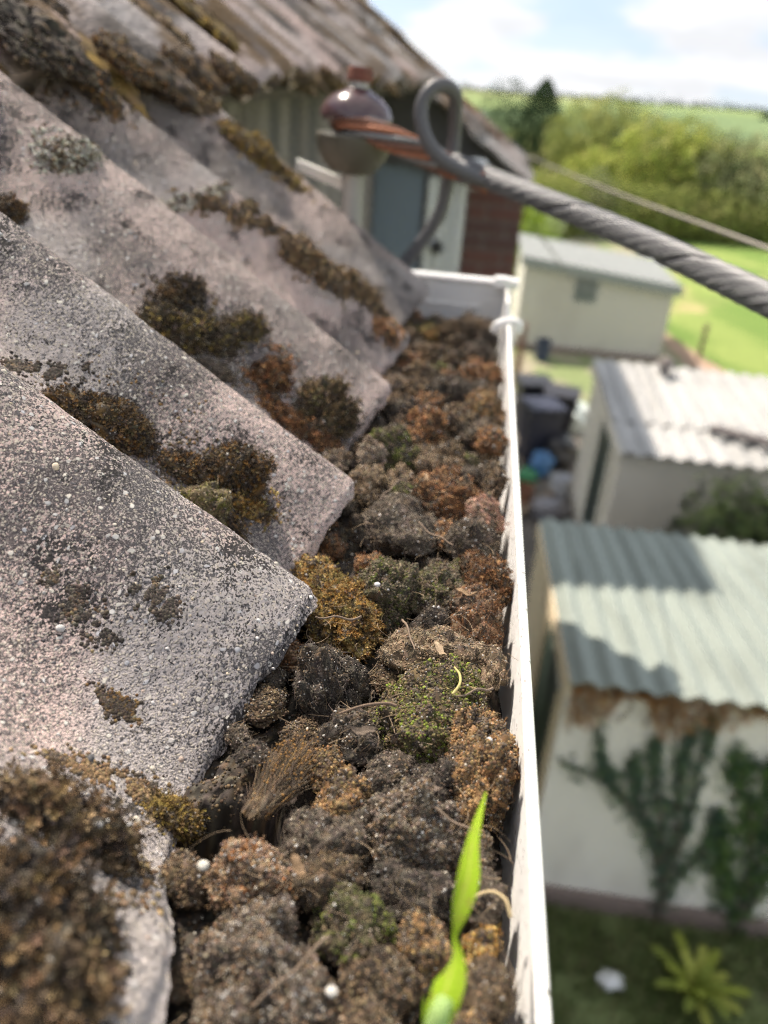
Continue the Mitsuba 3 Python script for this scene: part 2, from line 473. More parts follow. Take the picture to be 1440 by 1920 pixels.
# ------------------------------------------------------------------ moss: clumps in the gutter and on the tiles, debris, grit
PAL = {
    'gold': [(.32, .19, .055), (.24, .125, .035), (.38, .27, .11), (.13, .085, .04), (.24, .19, .07)],
    'russet': [(.22, .11, .05), (.15, .072, .036), (.29, .165, .08), (.10, .06, .038)],
    'orange': [(.25, .145, .065), (.18, .10, .048), (.33, .21, .10), (.12, .08, .05), (.17, .125, .06), (.08, .062, .046)],
    'brown': [(.118, .083, .052), (.075, .055, .037), (.175, .125, .075), (.05, .039, .03)],
    'rustbrown': [(.15, .085, .05), (.19, .09, .04), (.10, .065, .042), (.24, .15, .09)],
    'grey': [(.115, .094, .074), (.074, .061, .049), (.165, .135, .105), (.048, .041, .034)],
    'dark': [(.072, .061, .051), (.048, .041, .035), (.112, .094, .075), (.034, .029, .026)],
    'olivegrey': [(.105, .095, .06), (.15, .125, .085), (.075, .07, .045), (.10, .11, .03), (.19, .15, .10)],
    'green': [(.09, .085, .036), (.15, .115, .055), (.105, .105, .032), (.075, .06, .038), (.16, .20, .035), (.18, .13, .07), (.085, .07, .05)],
    'darkgreen': [(.07, .072, .03), (.10, .085, .05), (.06, .05, .036), (.11, .13, .03)],
    'tan': [(.26, .19, .125), (.19, .135, .085), (.32, .25, .17), (.12, .09, .06)],
    'pale': [(.36, .30, .235), (.28, .23, .18), (.22, .17, .12)],
    'pink': [(.36, .235, .18), (.30, .18, .13), (.24, .15, .11)],
    'brush': [(.14, .105, .075), (.10, .078, .058), (.20, .15, .095), (.27, .16, .06)],
    'grit': [(.125, .10, .08), (.08, .066, .053), (.20, .16, .12), (.16, .105, .062), (.055, .047, .04)],
    'paleorange': [(.27, .17, .095), (.20, .13, .085), (.33, .24, .16), (.13, .10, .08), (.24, .115, .05)],
    'blackbrown': [(.06, .05, .042), (.04, .035, .032), (.09, .066, .042), (.12, .075, .035)],
    'darkbrown': [(.075, .058, .042), (.05, .04, .034), (.13, .08, .035)],
    'goldblack': [(.06, .052, .042), (.085, .07, .05), (.12, .09, .046), (.23, .18, .06)],
    'olivebrown': [(.14, .10, .056), (.095, .074, .046), (.18, .125, .066), (.10, .09, .042), (.06, .05, .038)],
    'orangeblack': [(.055, .046, .04), (.16, .085, .028), (.09, .066, .044), (.19, .12, .055), (.05, .042, .038), (.105, .085, .048)],
    'olivetan': [(.19, .155, .085), (.12, .10, .055), (.25, .20, .12), (.13, .125, .035)],
    'brownorange': [(.15, .10, .057), (.20, .135, .07), (.095, .068, .044), (.26, .185, .105), (.06, .048, .038)],
    'goldbrown': [(.20, .135, .045), (.13, .09, .04), (.25, .18, .05), (.08, .06, .036)],
    'lichen': [(.34, .33, .28), (.26, .25, .21), (.42, .41, .36), (.12, .09, .06)],
}
ICO = trimesh.creation.icosphere(subdivisions=0)
ICO1 = trimesh.creation.icosphere(subdivisions=1)


def sprig_template():
    """A leafy shoot: three whorls of pointed leaves round a stem, unit tall."""
    v, f = [], []
    for w, (h, L, tilt) in enumerate(((.30, .42, .55), (.58, .40, .75), (.82, .30, 1.0))):
        for k in range(3):
            a = 2 * np.pi * (k + w * .5) / 3
            o = np.array([np.cos(a), np.sin(a), 0])
            s = np.array([-np.sin(a), np.cos(a), 0]) * .13
            b = np.array([0, 0, h])
            m = b + o * L * .55 + [0, 0, L * .45 * tilt]
            t = b + o * L + [0, 0, L * tilt]
            n = len(v)
            v += [b, m + s, t, m - s]
            f += [[n, n + 1, n + 2], [n, n + 2, n + 3]]
    return np.array(v), np.array(f)


SPV, SPF = sprig_template()


def place(tv, tf, p, n, size, lean, rng):
    """Copies of a template (unit, +z up) at the points p along n with (r, r, l) sizes; vertices, faces, owner."""
    k = len(p)
    d = norm(n + rng.normal(0, lean, (k, 3)))
    a = norm(np.cross(d, rng.normal(0, 1, (k, 3))))
    b = np.cross(d, a)
    v = (p[:, None] + a[:, None] * (tv[None, :, 0:1] * size[:, None, 0:1]) + b[:, None] * (tv[None, :, 1:2] * size[:, None, 1:2])
         + d[:, None] * (tv[None, :, 2:3] * size[:, None, 2:3]))
    f = tf[None] + (np.arange(k) * len(tv))[:, None, None]
    return v.reshape(-1, 3), f.reshape(-1, 3), np.repeat(np.arange(k), len(tv))


def fibres(p, n, length, width, curl, lift, rng, seg=5, along=None):
    """Thin curved three-sided threads that start at p and run over the surface."""
    k = len(p)
    t = np.cross(n, rng.normal(0, 1, (k, 3))) if along is None else along + rng.normal(0, .3, (k, 3))
    t = norm(t)
    s = np.cross(n, t)
    L = length * rng.uniform(.5, 1.3, (k, 1))
    c = rng.normal(0, curl, (k, 1))
    up = lift * rng.uniform(-.3, 1.0, (k, 1))
    pts, wd = [], []
    for i in range(seg):
        x = i / (seg - 1)
        pts.append(p + t * L * x + s * L * c * (x * x) + n * (up * L * x * (1 - .9 * x)) + n * .0003)
        wd.append(width * (1.0 - .55 * x))
    v = []
    for i in range(seg):
        for q in range(3):
            a = q * 2.094
            v.append(pts[i] + (s * math.cos(a) + n * math.sin(a)) * wd[i])
    v = np.stack(v, 1)                                             # k, seg*3, 3
    f = []
    for i in range(seg - 1):
        for q in range(3):
            a, b = i * 3 + q, i * 3 + (q + 1) % 3
            f += [[a, b, b + 3], [a, b + 3, a + 3]]
    f = np.array(f)[None] + (np.arange(k) * seg * 3)[:, None, None]
    return v.reshape(-1, 3), f.reshape(-1, 3), np.repeat(np.arange(k), seg * 3)


def pick(pal, p, rng, scale=160.0, seed=0):
    """A colour per point: the palette's entries in patches, with jitter."""
    c = np.array(PAL[pal])
    f = meshkit.fbm(np.asarray(p) * scale, 2, seed) + rng.normal(0, .13, len(p))
    i = np.clip(((f - .22) / .56 * len(c)).astype(int), 0, len(c) - 1)
    col = c[i]
    alt = np.array(PAL['brown'] + PAL['grey'])[rng.integers(0, 8, len(p))]
    m = (meshkit.fbm(np.asarray(p) * scale * 1.5 + 41.0, 2, seed + 5) + rng.normal(0, .08, len(p)) > .60)[:, None]
    col = np.where(m, alt, col) * rng.uniform(.60, 1.5, (len(p), 1)) * rng.uniform(.93, 1.07, (len(p), 3))
    return np.clip(col, .01, .8)


def clump(name, center, ex, ey, ez, kind, pal, gs, seed, label=None, group=None, cover=1.0, grit=.02, sub=3, halo=None):
    """One cushion of moss: a lumpy body with its own shoots, granules or threads; ex, ey, ez are its half axes as vectors."""
    rng = np.random.default_rng(seed)
    A = np.stack([ex, ey, ez], 1)
    R = float(np.linalg.norm(ex) * np.linalg.norm(ey)) ** .5
    la, lb = float(np.linalg.norm(ex)), float(np.linalg.norm(ey))
    asp = max(la, lb) / min(la, lb)
    # the cushion is a huddle of smaller lumps, in unit coordinates of its own axes
    if asp > 2.2:
        nb = int(min(14, 3.2 * asp))
        tt = np.linspace(-.92, .92, nb) + rng.normal(0, .05, nb)
        bc_ = np.stack([tt, rng.normal(0, .28, nb), rng.uniform(-.35, .12, nb)], 1)
        br_ = np.stack([rng.uniform(.9, 1.5, nb) / asp, rng.uniform(.5, .95, nb), rng.uniform(.45, .95, nb)], 1)
        if lb > la:
            bc_, br_ = bc_[:, [1, 0, 2]], br_[:, [1, 0, 2]]
    else:
        nb = 8
        an = rng.uniform(0, 2 * np.pi) + np.arange(nb) * 2.4
        ra = np.sqrt((np.arange(nb) + .3) / nb) * .62
        bc_ = np.stack([ra * np.cos(an), ra * np.sin(an), rng.uniform(-.30, .16, nb)], 1)
        br_ = rng.uniform(.34, .62, (nb, 1)) * rng.uniform(.8, 1.2, (nb, 3))
        bc_ = np.vstack([[[0, 0, -.12]], bc_])
        br_ = np.vstack([[[.74, .74, .72]], br_])
    ico = trimesh.creation.icosphere(subdivisions=sub - 1)
    d = np.array(ico.vertices)
    bvs, bfs = [], []
    for c_, r_ in zip(bc_, br_):
        q_ = c_ * 9.1 + d * r_ * 2.6
        rr = 1 + 1.0 * (meshkit.fbm(q_ + seed * .37, 3, seed % 97) - .5) + .75 * (meshkit.fbm((d * r_) * (R / .0028) + c_ * 7 + seed, 2, seed % 89) - .5) * min(1, .02 / R + .3)
        w_ = c_ + d * r_ * rr[:, None]
        w_[:, 2] = np.where(w_[:, 2] < 0, w_[:, 2] * .6, w_[:, 2])
        bvs.append(center + w_ @ A.T)
        bfs.append(np.array(ico.faces) + len(d) * len(bfs))
    bv, bf = np.vstack(bvs), np.vstack(bfs)
    owner = np.repeat(np.arange(len(bc_)), len(ico.faces))
    tm = trimesh.Trimesh(bv, bf, process=False)
    nz = norm(ez)
    Ai = np.linalg.inv(A)
    bc = pick(pal, bv, rng, 160, seed % 50) * .7
    V, F, C = [bv], [bf], [bc]
    off = len(bv)

    def add(v, f, c):
        nonlocal off
        V.append(v)
        F.append(f + off)
        C.append(c)
        off += len(v)

    def sample(n, lo=-.25):
        tri = tm.triangles
        nn = tm.face_normals
        w = tm.area_faces * (nn @ nz > lo)
        i = rng.choice(len(w), n, p=w / w.sum())
        a, b = rng.random((2, n, 1))
        s = a + b > 1
        a, b = np.where(s, 1 - a, a), np.where(s, 1 - b, b)
        p = tri[i, 0] + a * (tri[i, 1] - tri[i, 0]) + b * (tri[i, 2] - tri[i, 0])
        un = (p - center) @ Ai.T
        hid = np.zeros(n, bool)
        for j in range(len(bc_)):
            e = (un - bc_[j]) / br_[j]
            hid |= ((e * e).sum(1) < .62) & (owner[i] != j)
        q = tm.vertex_normals[bf[i, 0]]
        return p[~hid], q[~hid]

    area = tm.area * .60
    if kind in ('grain', 'green'):
        n = int(cover * area / (gs * gs * 2.6))
        p, q = sample(n)
        n = len(p)
        s = gs * rng.uniform(.55, 1.15, (n, 1)) * np.array([[1, 1, 1.25]]) * rng.uniform(.85, 1.15, (n, 3))
        p = p + q * gs * rng.uniform(-.35, .6, (n, 1))
        v, f, o = place(ICO.vertices, ICO.faces, p, q, s, .35, rng)
        add(v, f, pick(pal, p, rng, 160, seed % 50)[o])
        if kind == 'green':
            m = n // 5
            p, q = sample(m)
            m = len(p)
            hv = gs * rng.uniform(1.8, 3.2, (m, 1))
            v, f, o = place(SPV, SPF, p, q, hv * [[.75, .75, 1]], .35, rng)
            add(v, f, pick(pal, p, rng, 110, seed % 31)[o])
        else:
            m = n // 5
            p, q = sample(m)
            m = len(p)
            hv = gs * rng.uniform(2.0, 4.0, (m, 1))
            v, f, o = place(SPV, SPF, p, q, hv * [[.7, .7, 1]], .35, rng)
            add(v, f, pick(pal, p, rng, 150, seed % 50)[o])
            m = n // 14
            p, q = sample(m)
            m = len(p)
            v, f, o = fibres(p, q, gs * 6, gs * .16, .5, .5, rng)
            add(v, f, (pick(pal, p, rng) * 1.1)[o])
    elif kind == 'sprig':
        n = int(cover * area / (gs * gs * 4.2))
        p, q = sample(n)
        n = len(p)
        hv = gs * rng.uniform(2.6, 5.2, (n, 1))
        v, f, o = place(SPV, SPF, p - q * gs * .5, q, hv * [[.7, .7, 1]], .30, rng)
        add(v, f, pick(pal, p, rng, 150, seed % 50)[o])
        m = n // 4
        p, q = sample(m)
        m = len(p)
        s = gs * rng.uniform(.4, .85, (m, 1)) * np.ones((1, 3))
        v, f, o = place(ICO.vertices, ICO.faces, p + q * gs * .9, q, s, .3, rng)
        add(v, f, (pick(pal, p, rng) * 1.1)[o])
    elif kind == 'fibre':
        n = int(cover * area / (gs * gs * 7.5))
        p, q = sample(n)
        n = len(p)
        v, f, o = fibres(p, q, gs * 5.5, gs * .22, .55, .30, rng)
        add(v, f, pick(pal, p, rng, 120, seed % 50)[o])
        m = int(n * 4.2)
        p, q = sample(m)
        m = len(p)
        p = p + q * gs * rng.uniform(-.3, .6, (m, 1))
        s = gs * rng.uniform(.4, .95, (m, 1)) * np.ones((1, 3))
        v, f, o = place(ICO.vertices, ICO.faces, p, q, s, .4, rng)
        add(v, f, pick(pal, p, rng, 160, seed % 50)[o])
    elif kind == 'brush':
        n = int(1500 * cover)
        p, q = sample(n, -.9)
        n = len(p)
        v, f, o = fibres(p, norm(q + nz), np.linalg.norm(ey) * .95, gs * .26, .14, .16, rng, 6, along=np.tile(norm(ey) + nz * .35, (n, 1)))
        add(v, f, pick(pal, p, rng, 90, seed % 50)[o])
        tip = v.reshape(n, 6, 3, 3)[:, 5].mean(1)[::3]
        s = gs * rng.uniform(.45, .9, (len(tip), 1)) * np.ones((1, 3))
        v, f, o = place(ICO.vertices, ICO.faces, tip, np.tile(nz, (len(tip), 1)), s, .3, rng)
        add(v, f, (np.array([[.25, .14, .05]]) * rng.uniform(.6, 1.3, (len(tip), 1)))[o])
    if halo is not None:                             # straggling crumbs round the edge
        v, f, o = place(ICO.vertices, ICO.faces, halo, np.tile(nz, (len(halo), 1)), gs * rng.uniform(.5, 1.2, (len(halo), 1)) * np.ones((1, 3)), .4, rng)
        add(v, f, pick(pal, halo, rng, 150, seed % 50)[o])
    # pale grains of sand caught in it
    n = int(.55 * grit * area / (gs * gs))
    if n:
        p, q = sample(n, .2)
        n = len(p)
        s = gs * rng.uniform(.3, .62, (n, 1)) * (1 + .8 * (rng.random((n, 1)) < .12)) * rng.uniform(.75, 1.2, (n, 3))
        v, f, o = place(ICO.vertices, ICO.faces, p + q * gs * .5, q, s, .5, rng)
        add(v, f, (np.array([[.50, .45, .37], [.36, .30, .23], [.44, .43, .42], [.58, .56, .52]])[rng.integers(0, 4, n)] * rng.uniform(.6, 1.15, (n, 1)))[o])
    key = put(name, (np.vstack(V), np.vstack(F)), 'moss_mat', smooth=True, color=np.vstack(C))
    if label:
        tag(key, label, 'moss', group)
    return key


X, Y3, Z = np.eye(3)
GAP = [(-.0535, .1800, .0105), (-.0640, .1740, .0105), (-.0740, .1700, .010), (-.0195, .1725, .005)]               # the holes that are left open
GC=[
 (-0.0604,0.3207,13.0,10.7,'grain','gold','small golden moss tuft at the tile edge, left of the big golden clump'),
 (-0.0426,0.2944,18.3,21.7,'sprig','gold','big golden orange moss clump against the end of the nearest clean tile roll'),
 (-0.0289,0.3197,18.3,17.1,'grain','olivegrey','rounded grey olive moss dome behind the big golden clump'),
 (-0.0265,0.3820,27.1,20.9,'fibre','grey','largest flat grey brown moss lump, dry and matted, mid gutter'),
 (0.0002,0.4334,23.0,13.3,'grain','russet','bright russet moss cushion beyond the largest grey lump'),
 (0.0243,0.4036,11.5,11.2,'grain','pink','pale pinkish crumbly moss against the white front wall'),
 (0.0000,0.3262,15.7,13.7,'grain','olivegrey','grey green moss dome in mid gutter right of the grey olive dome'),
 (0.0221,0.3357,12.1,13.3,'sprig','russet','rusty brown moss clump with twigs leaning on the white front wall'),
 (0.0209,0.3026,13.8,12.9,'fibre','rustbrown','reddish brown matted clump against the front wall below the rusty one'),
 (-0.0012,0.2927,12.0,9.9,'fibre','dark','small slate grey moss lump in the middle of the gutter'),
 (0.0019,0.2699,19.8,10.9,'fibre','tan','tan brown straggly moss cushion in front of the slate grey lump'),
 (-0.0368,0.2465,14.8,14.7,'fibre','dark','dark grey fibrous moss lump beside the tile corner, below the golden clump'),
 (0.0007,0.2336,20.9,18.7,'green','green','wide olive moss cushion with bright green tips, centre of the gutter'),
 (0.0237,0.2698,8.0,12.3,'fibre','tan','pale dried fibrous moss pressed against the front wall'),
 (0.0211,0.2106,14.7,19.0,'grain','orange','large orange brown granular moss clump against the white front wall'),
 (-0.0075,0.2012,11.2,9.3,'fibre','grey','smooth grey brown lump like a pebble, below the olive cushion'),
 (0.0066,0.1969,8.8,8.3,'fibre','dark','dark rounded lump right of the pebble-like one'),
 (-0.0465,0.1912,9.1,15.0,'brush','brush','brush-like tuft of dry upright stems at the tile edge'),
 (-0.0323,0.2015,7.0,7.3,'grain','orange','small orange granular moss patch right of the brush-like tuft'),
 (-0.0239,0.1858,9.6,8.1,'grain','orange','larger orange granular moss clump below the small orange patch'),
 (-0.0270,0.2167,10.6,7.2,'fibre','dark','flat blackish clod behind the orange granular patches'),
 (-0.0279,0.1704,14.1,9.1,'fibre','grey','grey brown stringy moss slab right of the dark hole'),
 (0.0015,0.1764,16.7,11.5,'grain','grit','broad dark grey gritty clod in the front half of the gutter'),
 (-0.0449,0.1543,13.0,9.0,'grain','paleorange','pale orange gritty clump at the near tile end, below the dark hole'),
 (-0.0222,0.1566,9.7,7.6,'fibre','brown','brown stringy clump right of the pale orange gritty one'),
 (0.0051,0.1584,14.3,5.9,'fibre','dark','dark matted clod with root arcs, behind the grass seedling'),
 (-0.0127,0.1420,15.4,9.2,'green','darkgreen','low dark green mossy clod in the front of the gutter'),
 (-0.0395,0.1325,13.1,9.9,'grain','grit','grey gritty clod with white grains at the near left of the gutter'),
 (-0.0016,0.1289,10.7,8.0,'grain','brown','brown crumbly clod left of the grass seedling base'),
 (-0.0231,0.1191,12.3,9.3,'grain','grit','blurred grey brown clod at the front of the gutter'),
 (-0.0049,0.1172,9.9,7.3,'grain','brown','front brown clod at the bottom edge left of the seedling'),
 (0.0103,0.1363,7.0,7.9,'grain','orange','orange brown clump just left of the seedling leaf'),
 (0.0247,0.1441,5.3,5.9,'grain','gold','olive gold tuft between the seedling and the front wall'),
 (0.0262,0.1295,6.2,7.3,'fibre','brown','brown lump against the front wall near the bottom edge'),
 (-0.0406,0.1122,9.8,8.7,'grain','grit','front left gritty clod under the nearest tile'),
 (0.0233,0.1599,6.6,7.3,'fibre','grey','grey fibrous clod by the front wall behind the seedling leaf'),
 (0.0234,0.1194,7.0,4.4,'grain','orange','orange clod at the bottom edge beside the front wall'),
 (-0.0548,0.4738,7.3,8.8,'grain','pale','pale tan pebble-like clod at the second tile end'),
 (-0.0536,0.4358,10.3,8.3,'grain','tan','tan moss clod tucked under the second tile end'),
 (-0.0322,0.4419,8.6,8.3,'grain','tan','rounded tan clod behind the largest grey lump'),
 (-0.0133,0.4686,9.7,6.3,'fibre','tan','flat tan brown lump beyond the russet cushion'),
 (-0.0036,0.4949,9.8,7.0,'fibre','brown','brown ridge-shaped lump behind the flat tan one'),
 (-0.0399,0.4829,15.6,12.2,'green','darkgreen','dark greenish clump left of the tan lumps'),
 (-0.0224,0.5361,16.1,12.4,'grain','russet','reddish brown clump in the middle of the far gutter'),
 (-0.0413,0.5579,15.9,10.1,'fibre','dark','dark brown clump by the third tile end'),
 (0.0037,0.5494,14.0,9.9,'grain','brown','mid brown clump in the far gutter, right of the reddish one'),
 (0.0200,0.5939,14.9,12.5,'grain','orange','orange brown clump touching the front wall in the far gutter'),
 (0.0235,0.5164,10.1,11.1,'grain','russet','rusty clump touching the front wall beyond the pinkish one'),
 (-0.0089,0.6282,18.4,13.1,'fibre','dark','charcoal lump in the far gutter behind the reddish clump'),
 (-0.0324,0.6463,18.0,11.4,'grain','brown','brown clump under the third tile end, far gutter'),
 (0.0143,0.6848,15.8,9.7,'grain','russet','rusty flat clump by the front wall, far gutter'),
 (-0.0193,0.7175,18.6,11.3,'grain','brown','brown mound near the far end of the gutter'),
 (0.0078,0.7625,17.4,10.7,'fibre','dark','dark mound near the far front wall'),
 (-0.0411,0.8399,15.5,11.7,'grain','gold','golden moss at the far end against the white stop end'),
 (-0.0103,0.8226,19.8,11.5,'grain','brown','brown mound against the white stop end'),
 (0.0188,0.8508,13.2,9.2,'fibre','dark','dark clod in the far corner under the white clip'),
 (0.0196,0.3767,15.1,11.2,'fibre','grey','grey matted clod with curled roots below the pinkish moss'),
 (0.0259,0.4559,7.0,11.5,'grain','brown','brown crumbs along the front wall beside the russet cushion'),
]

def gsize(y):
    return .00062 if y < .36 else (.0009 if y < .5 else .0014)


taken = []
for i, (x, y, rx, ry, kind, pal, label) in enumerate(GC):
    rx, ry = rx * .00108, ry * .00108
    k_ = 1.02 + .12 * math.sin(i * 3.3)
    rx, ry = rx * k_ * .95, ry * k_ * 1.16
    rz = (.95 + .38 * ((i * 7) % 5) / 4) * min(.74 * min(rx, ry) + .10 * max(rx, ry), .0130) * (1.42 + .30 * math.sin(i * 4.1))
    z = -.2095 - .25 * rz + .0015 * math.sin(i * 2.7)
    z -= .024 * float(np.clip((y - .58) / .40, 0, 1)) ** 1.3
    if kind == 'brush':
        clump('moss_clump', np.array([x, y - .004, -.211]), X * .0065, Y3 * .0115 + X * .004, Z * .0085, kind, pal, .00062, 1000 + i, label, sub=3)
    else:
        a = .5 * math.sin(i * 1.9)
        ex, ey = (X * math.cos(a) + Y3 * math.sin(a)), (-X * math.sin(a) + Y3 * math.cos(a))
        if abs(rx - ry) > .35 * max(rx, ry):
            ex, ey = X, Y3
        clump('moss_clump', np.array([min(x, (.0350 if .2 < y < .285 else .0325) - rx * .97), y, z]), ex * rx, ey * ry, Z * rz * 1.2 + .2 * rz * ex * math.sin(i), kind, pal, gsize(y), 1000 + i, label,
              grit={'grit': .16, 'paleorange': .12, 'grain': .03}.get(pal, .035), sub=4 if y < .34 and max(rx, ry) > .009 else 3)
    taken.append((x, y, (rx + ry) / 2))
LOOK = ['brown crumbly', 'dark stringy', 'grey stringy', 'brown grained', 'reddish brown', 'gritty grey', 'rusty', 'dull green']
ZONE = ['in the blurred front of the gutter', 'in the sharp near half of the gutter', 'in the middle of the gutter', 'beyond the middle of the gutter', 'in the blurred far end of the gutter']
rng = np.random.default_rng(77)
fill = 0
for k in range(6000):
    y = .02 + .955 * rng.random() ** 1.25
    x = rng.uniform(-.078, .030)
    rr = rng.uniform(.0045, .0105) if y < .5 else rng.uniform(.008, .015)
    if any((x - a) ** 2 + (y - b) ** 2 < (.74 * (c + rr)) ** 2 for a, b, c in taken) or any((x - a) ** 2 + (y - b) ** 2 < (c + rr * .95) ** 2 for a, b, c in GAP):
        continue
    if y > .955 or fill > 120:
        continue
    pal = ['brown', 'dark', 'grey', 'brown', 'rustbrown', 'grit', 'russet', 'darkgreen'][fill % 8]
    kind = ['grain', 'fibre', 'fibre', 'grain', 'grain', 'grain', 'grain', 'green'][fill % 8]
    rx, ry = rr * rng.uniform(.8, 1.25), rr * rng.uniform(.8, 1.2)
    a = rng.uniform(0, 3)
    clump('moss_clump', np.array([min(x, .0318 - rx * .98), y, -.2145 + rng.uniform(-.003, .002) - .024 * float(np.clip((y - .58) / .40, 0, 1)) ** 1.3]), (X * math.cos(a) + Y3 * math.sin(a)) * rx, (Y3 * math.cos(a) - X * math.sin(a)) * ry, Z * min(rr * rng.uniform(.8, 1.35), .013),
          kind, pal, gsize(y) * 1.05, 3000 + k, f'small {LOOK[fill % 8]} clod {ZONE[int(np.searchsorted((.17, .30, .45, .65), y))]}' + (' under the tile ends' if x < -.055 else ''), 'small clods filling the gutter', grit=.04, sub=3)
    taken.append((x, y, rr))
    fill += 1

# the crumbled soil under and between the clumps
xs, ys = np.linspace(-.0862, .0350, 74), np.linspace(-.1, .984, 560)
XX, YY = np.meshgrid(xs, ys, indexing='ij')
q = np.stack([XX, YY, 0 * XX], -1)
zz = -.2225 + .014 * (meshkit.fbm(q * 95, 4, 3) - .5) + .004 * (meshkit.fbm(q * 420, 2, 8) - .5)
zz = zz - .022 * np.clip((YY - .58) / .40, 0, 1) ** 1.3 - .020 * np.clip((XX - .0265) / .006, 0, 1)
for a, b, c in GAP:
    zz = zz - .045 * np.clip(1.25 - np.sqrt((XX - a) ** 2 + (YY - b) ** 2) / c, 0, 1)
v = np.stack([XX, YY, np.maximum(zz, -.262)], -1).reshape(-1, 3)
rng = np.random.default_rng(8)
key = put('gutter_soil', (v, grid_faces(74, 560)), 'moss_mat', smooth=True, color=pick('dark', v, rng, 120) * .75)
tag(key, 'dark crumbled soil lying under the moss along the whole gutter', 'soil', kind='stuff')

# crumbs of moss and sand lying over that soil
rng = np.random.default_rng(10)
n = 15000
x, y = rng.uniform(-.084, .0285, n), .02 + .62 * rng.random(n) ** 1.35
from scipy.interpolate import RegularGridInterpolator
zi = RegularGridInterpolator((xs, ys), np.maximum(zz, -.262))
p = np.stack([x, y, zi(np.stack([x, y], -1))], -1)
p = p[p[:, 2] > -.232]
s = np.array([gsize(t) for t in p[:, 1]])[:, None] * rng.uniform(.45, 1.25, (len(p), 1)) * rng.uniform(.8, 1.2, (len(p), 3))
v, f, o = place(ICO.vertices, ICO.faces, p + Z * .0004, np.tile(Z, (len(p), 1)), s, .6, rng)
c = pick('brown', p, rng, 120)
pale = rng.random(len(p)) < .06
c[pale] = np.array([.5, .47, .41]) * rng.uniform(.5, 1.2, (pale.sum(), 1))
tag(put('moss_crumbs', (v, f), 'moss_mat', smooth=True, color=c[o]), 'loose brown moss crumbs and sand grains between the clumps in the gutter', 'crumbs', kind='stuff')

# loose threads, sand and crumbs over the gutter
rng = np.random.default_rng(9)
n = 260
p = np.stack([rng.uniform(-.055, .033, n), .06 + .55 * rng.random(n) ** 1.3, np.full(n, -.2000) + rng.uniform(-.005, .001, n)], -1)
keep = np.array([not any((a - x) ** 2 + (b - y) ** 2 < (c * 1.1) ** 2 for a, b, c in GAP) for x, y, _ in p])
p = p[keep]
v, f, o = fibres(p, np.tile(Z, (len(p), 1)), .0085, .00016, .6, .22, rng, 6)
c = np.array([[.20, .15, .10]]) * rng.uniform(.35, 1.7, (len(p), 1))
key = put('root_threads', (v, f), 'moss_mat', smooth=True, color=c[o])
tag(key, 'fine dry root threads strewn over the moss in the gutter', 'roots', kind='stuff')

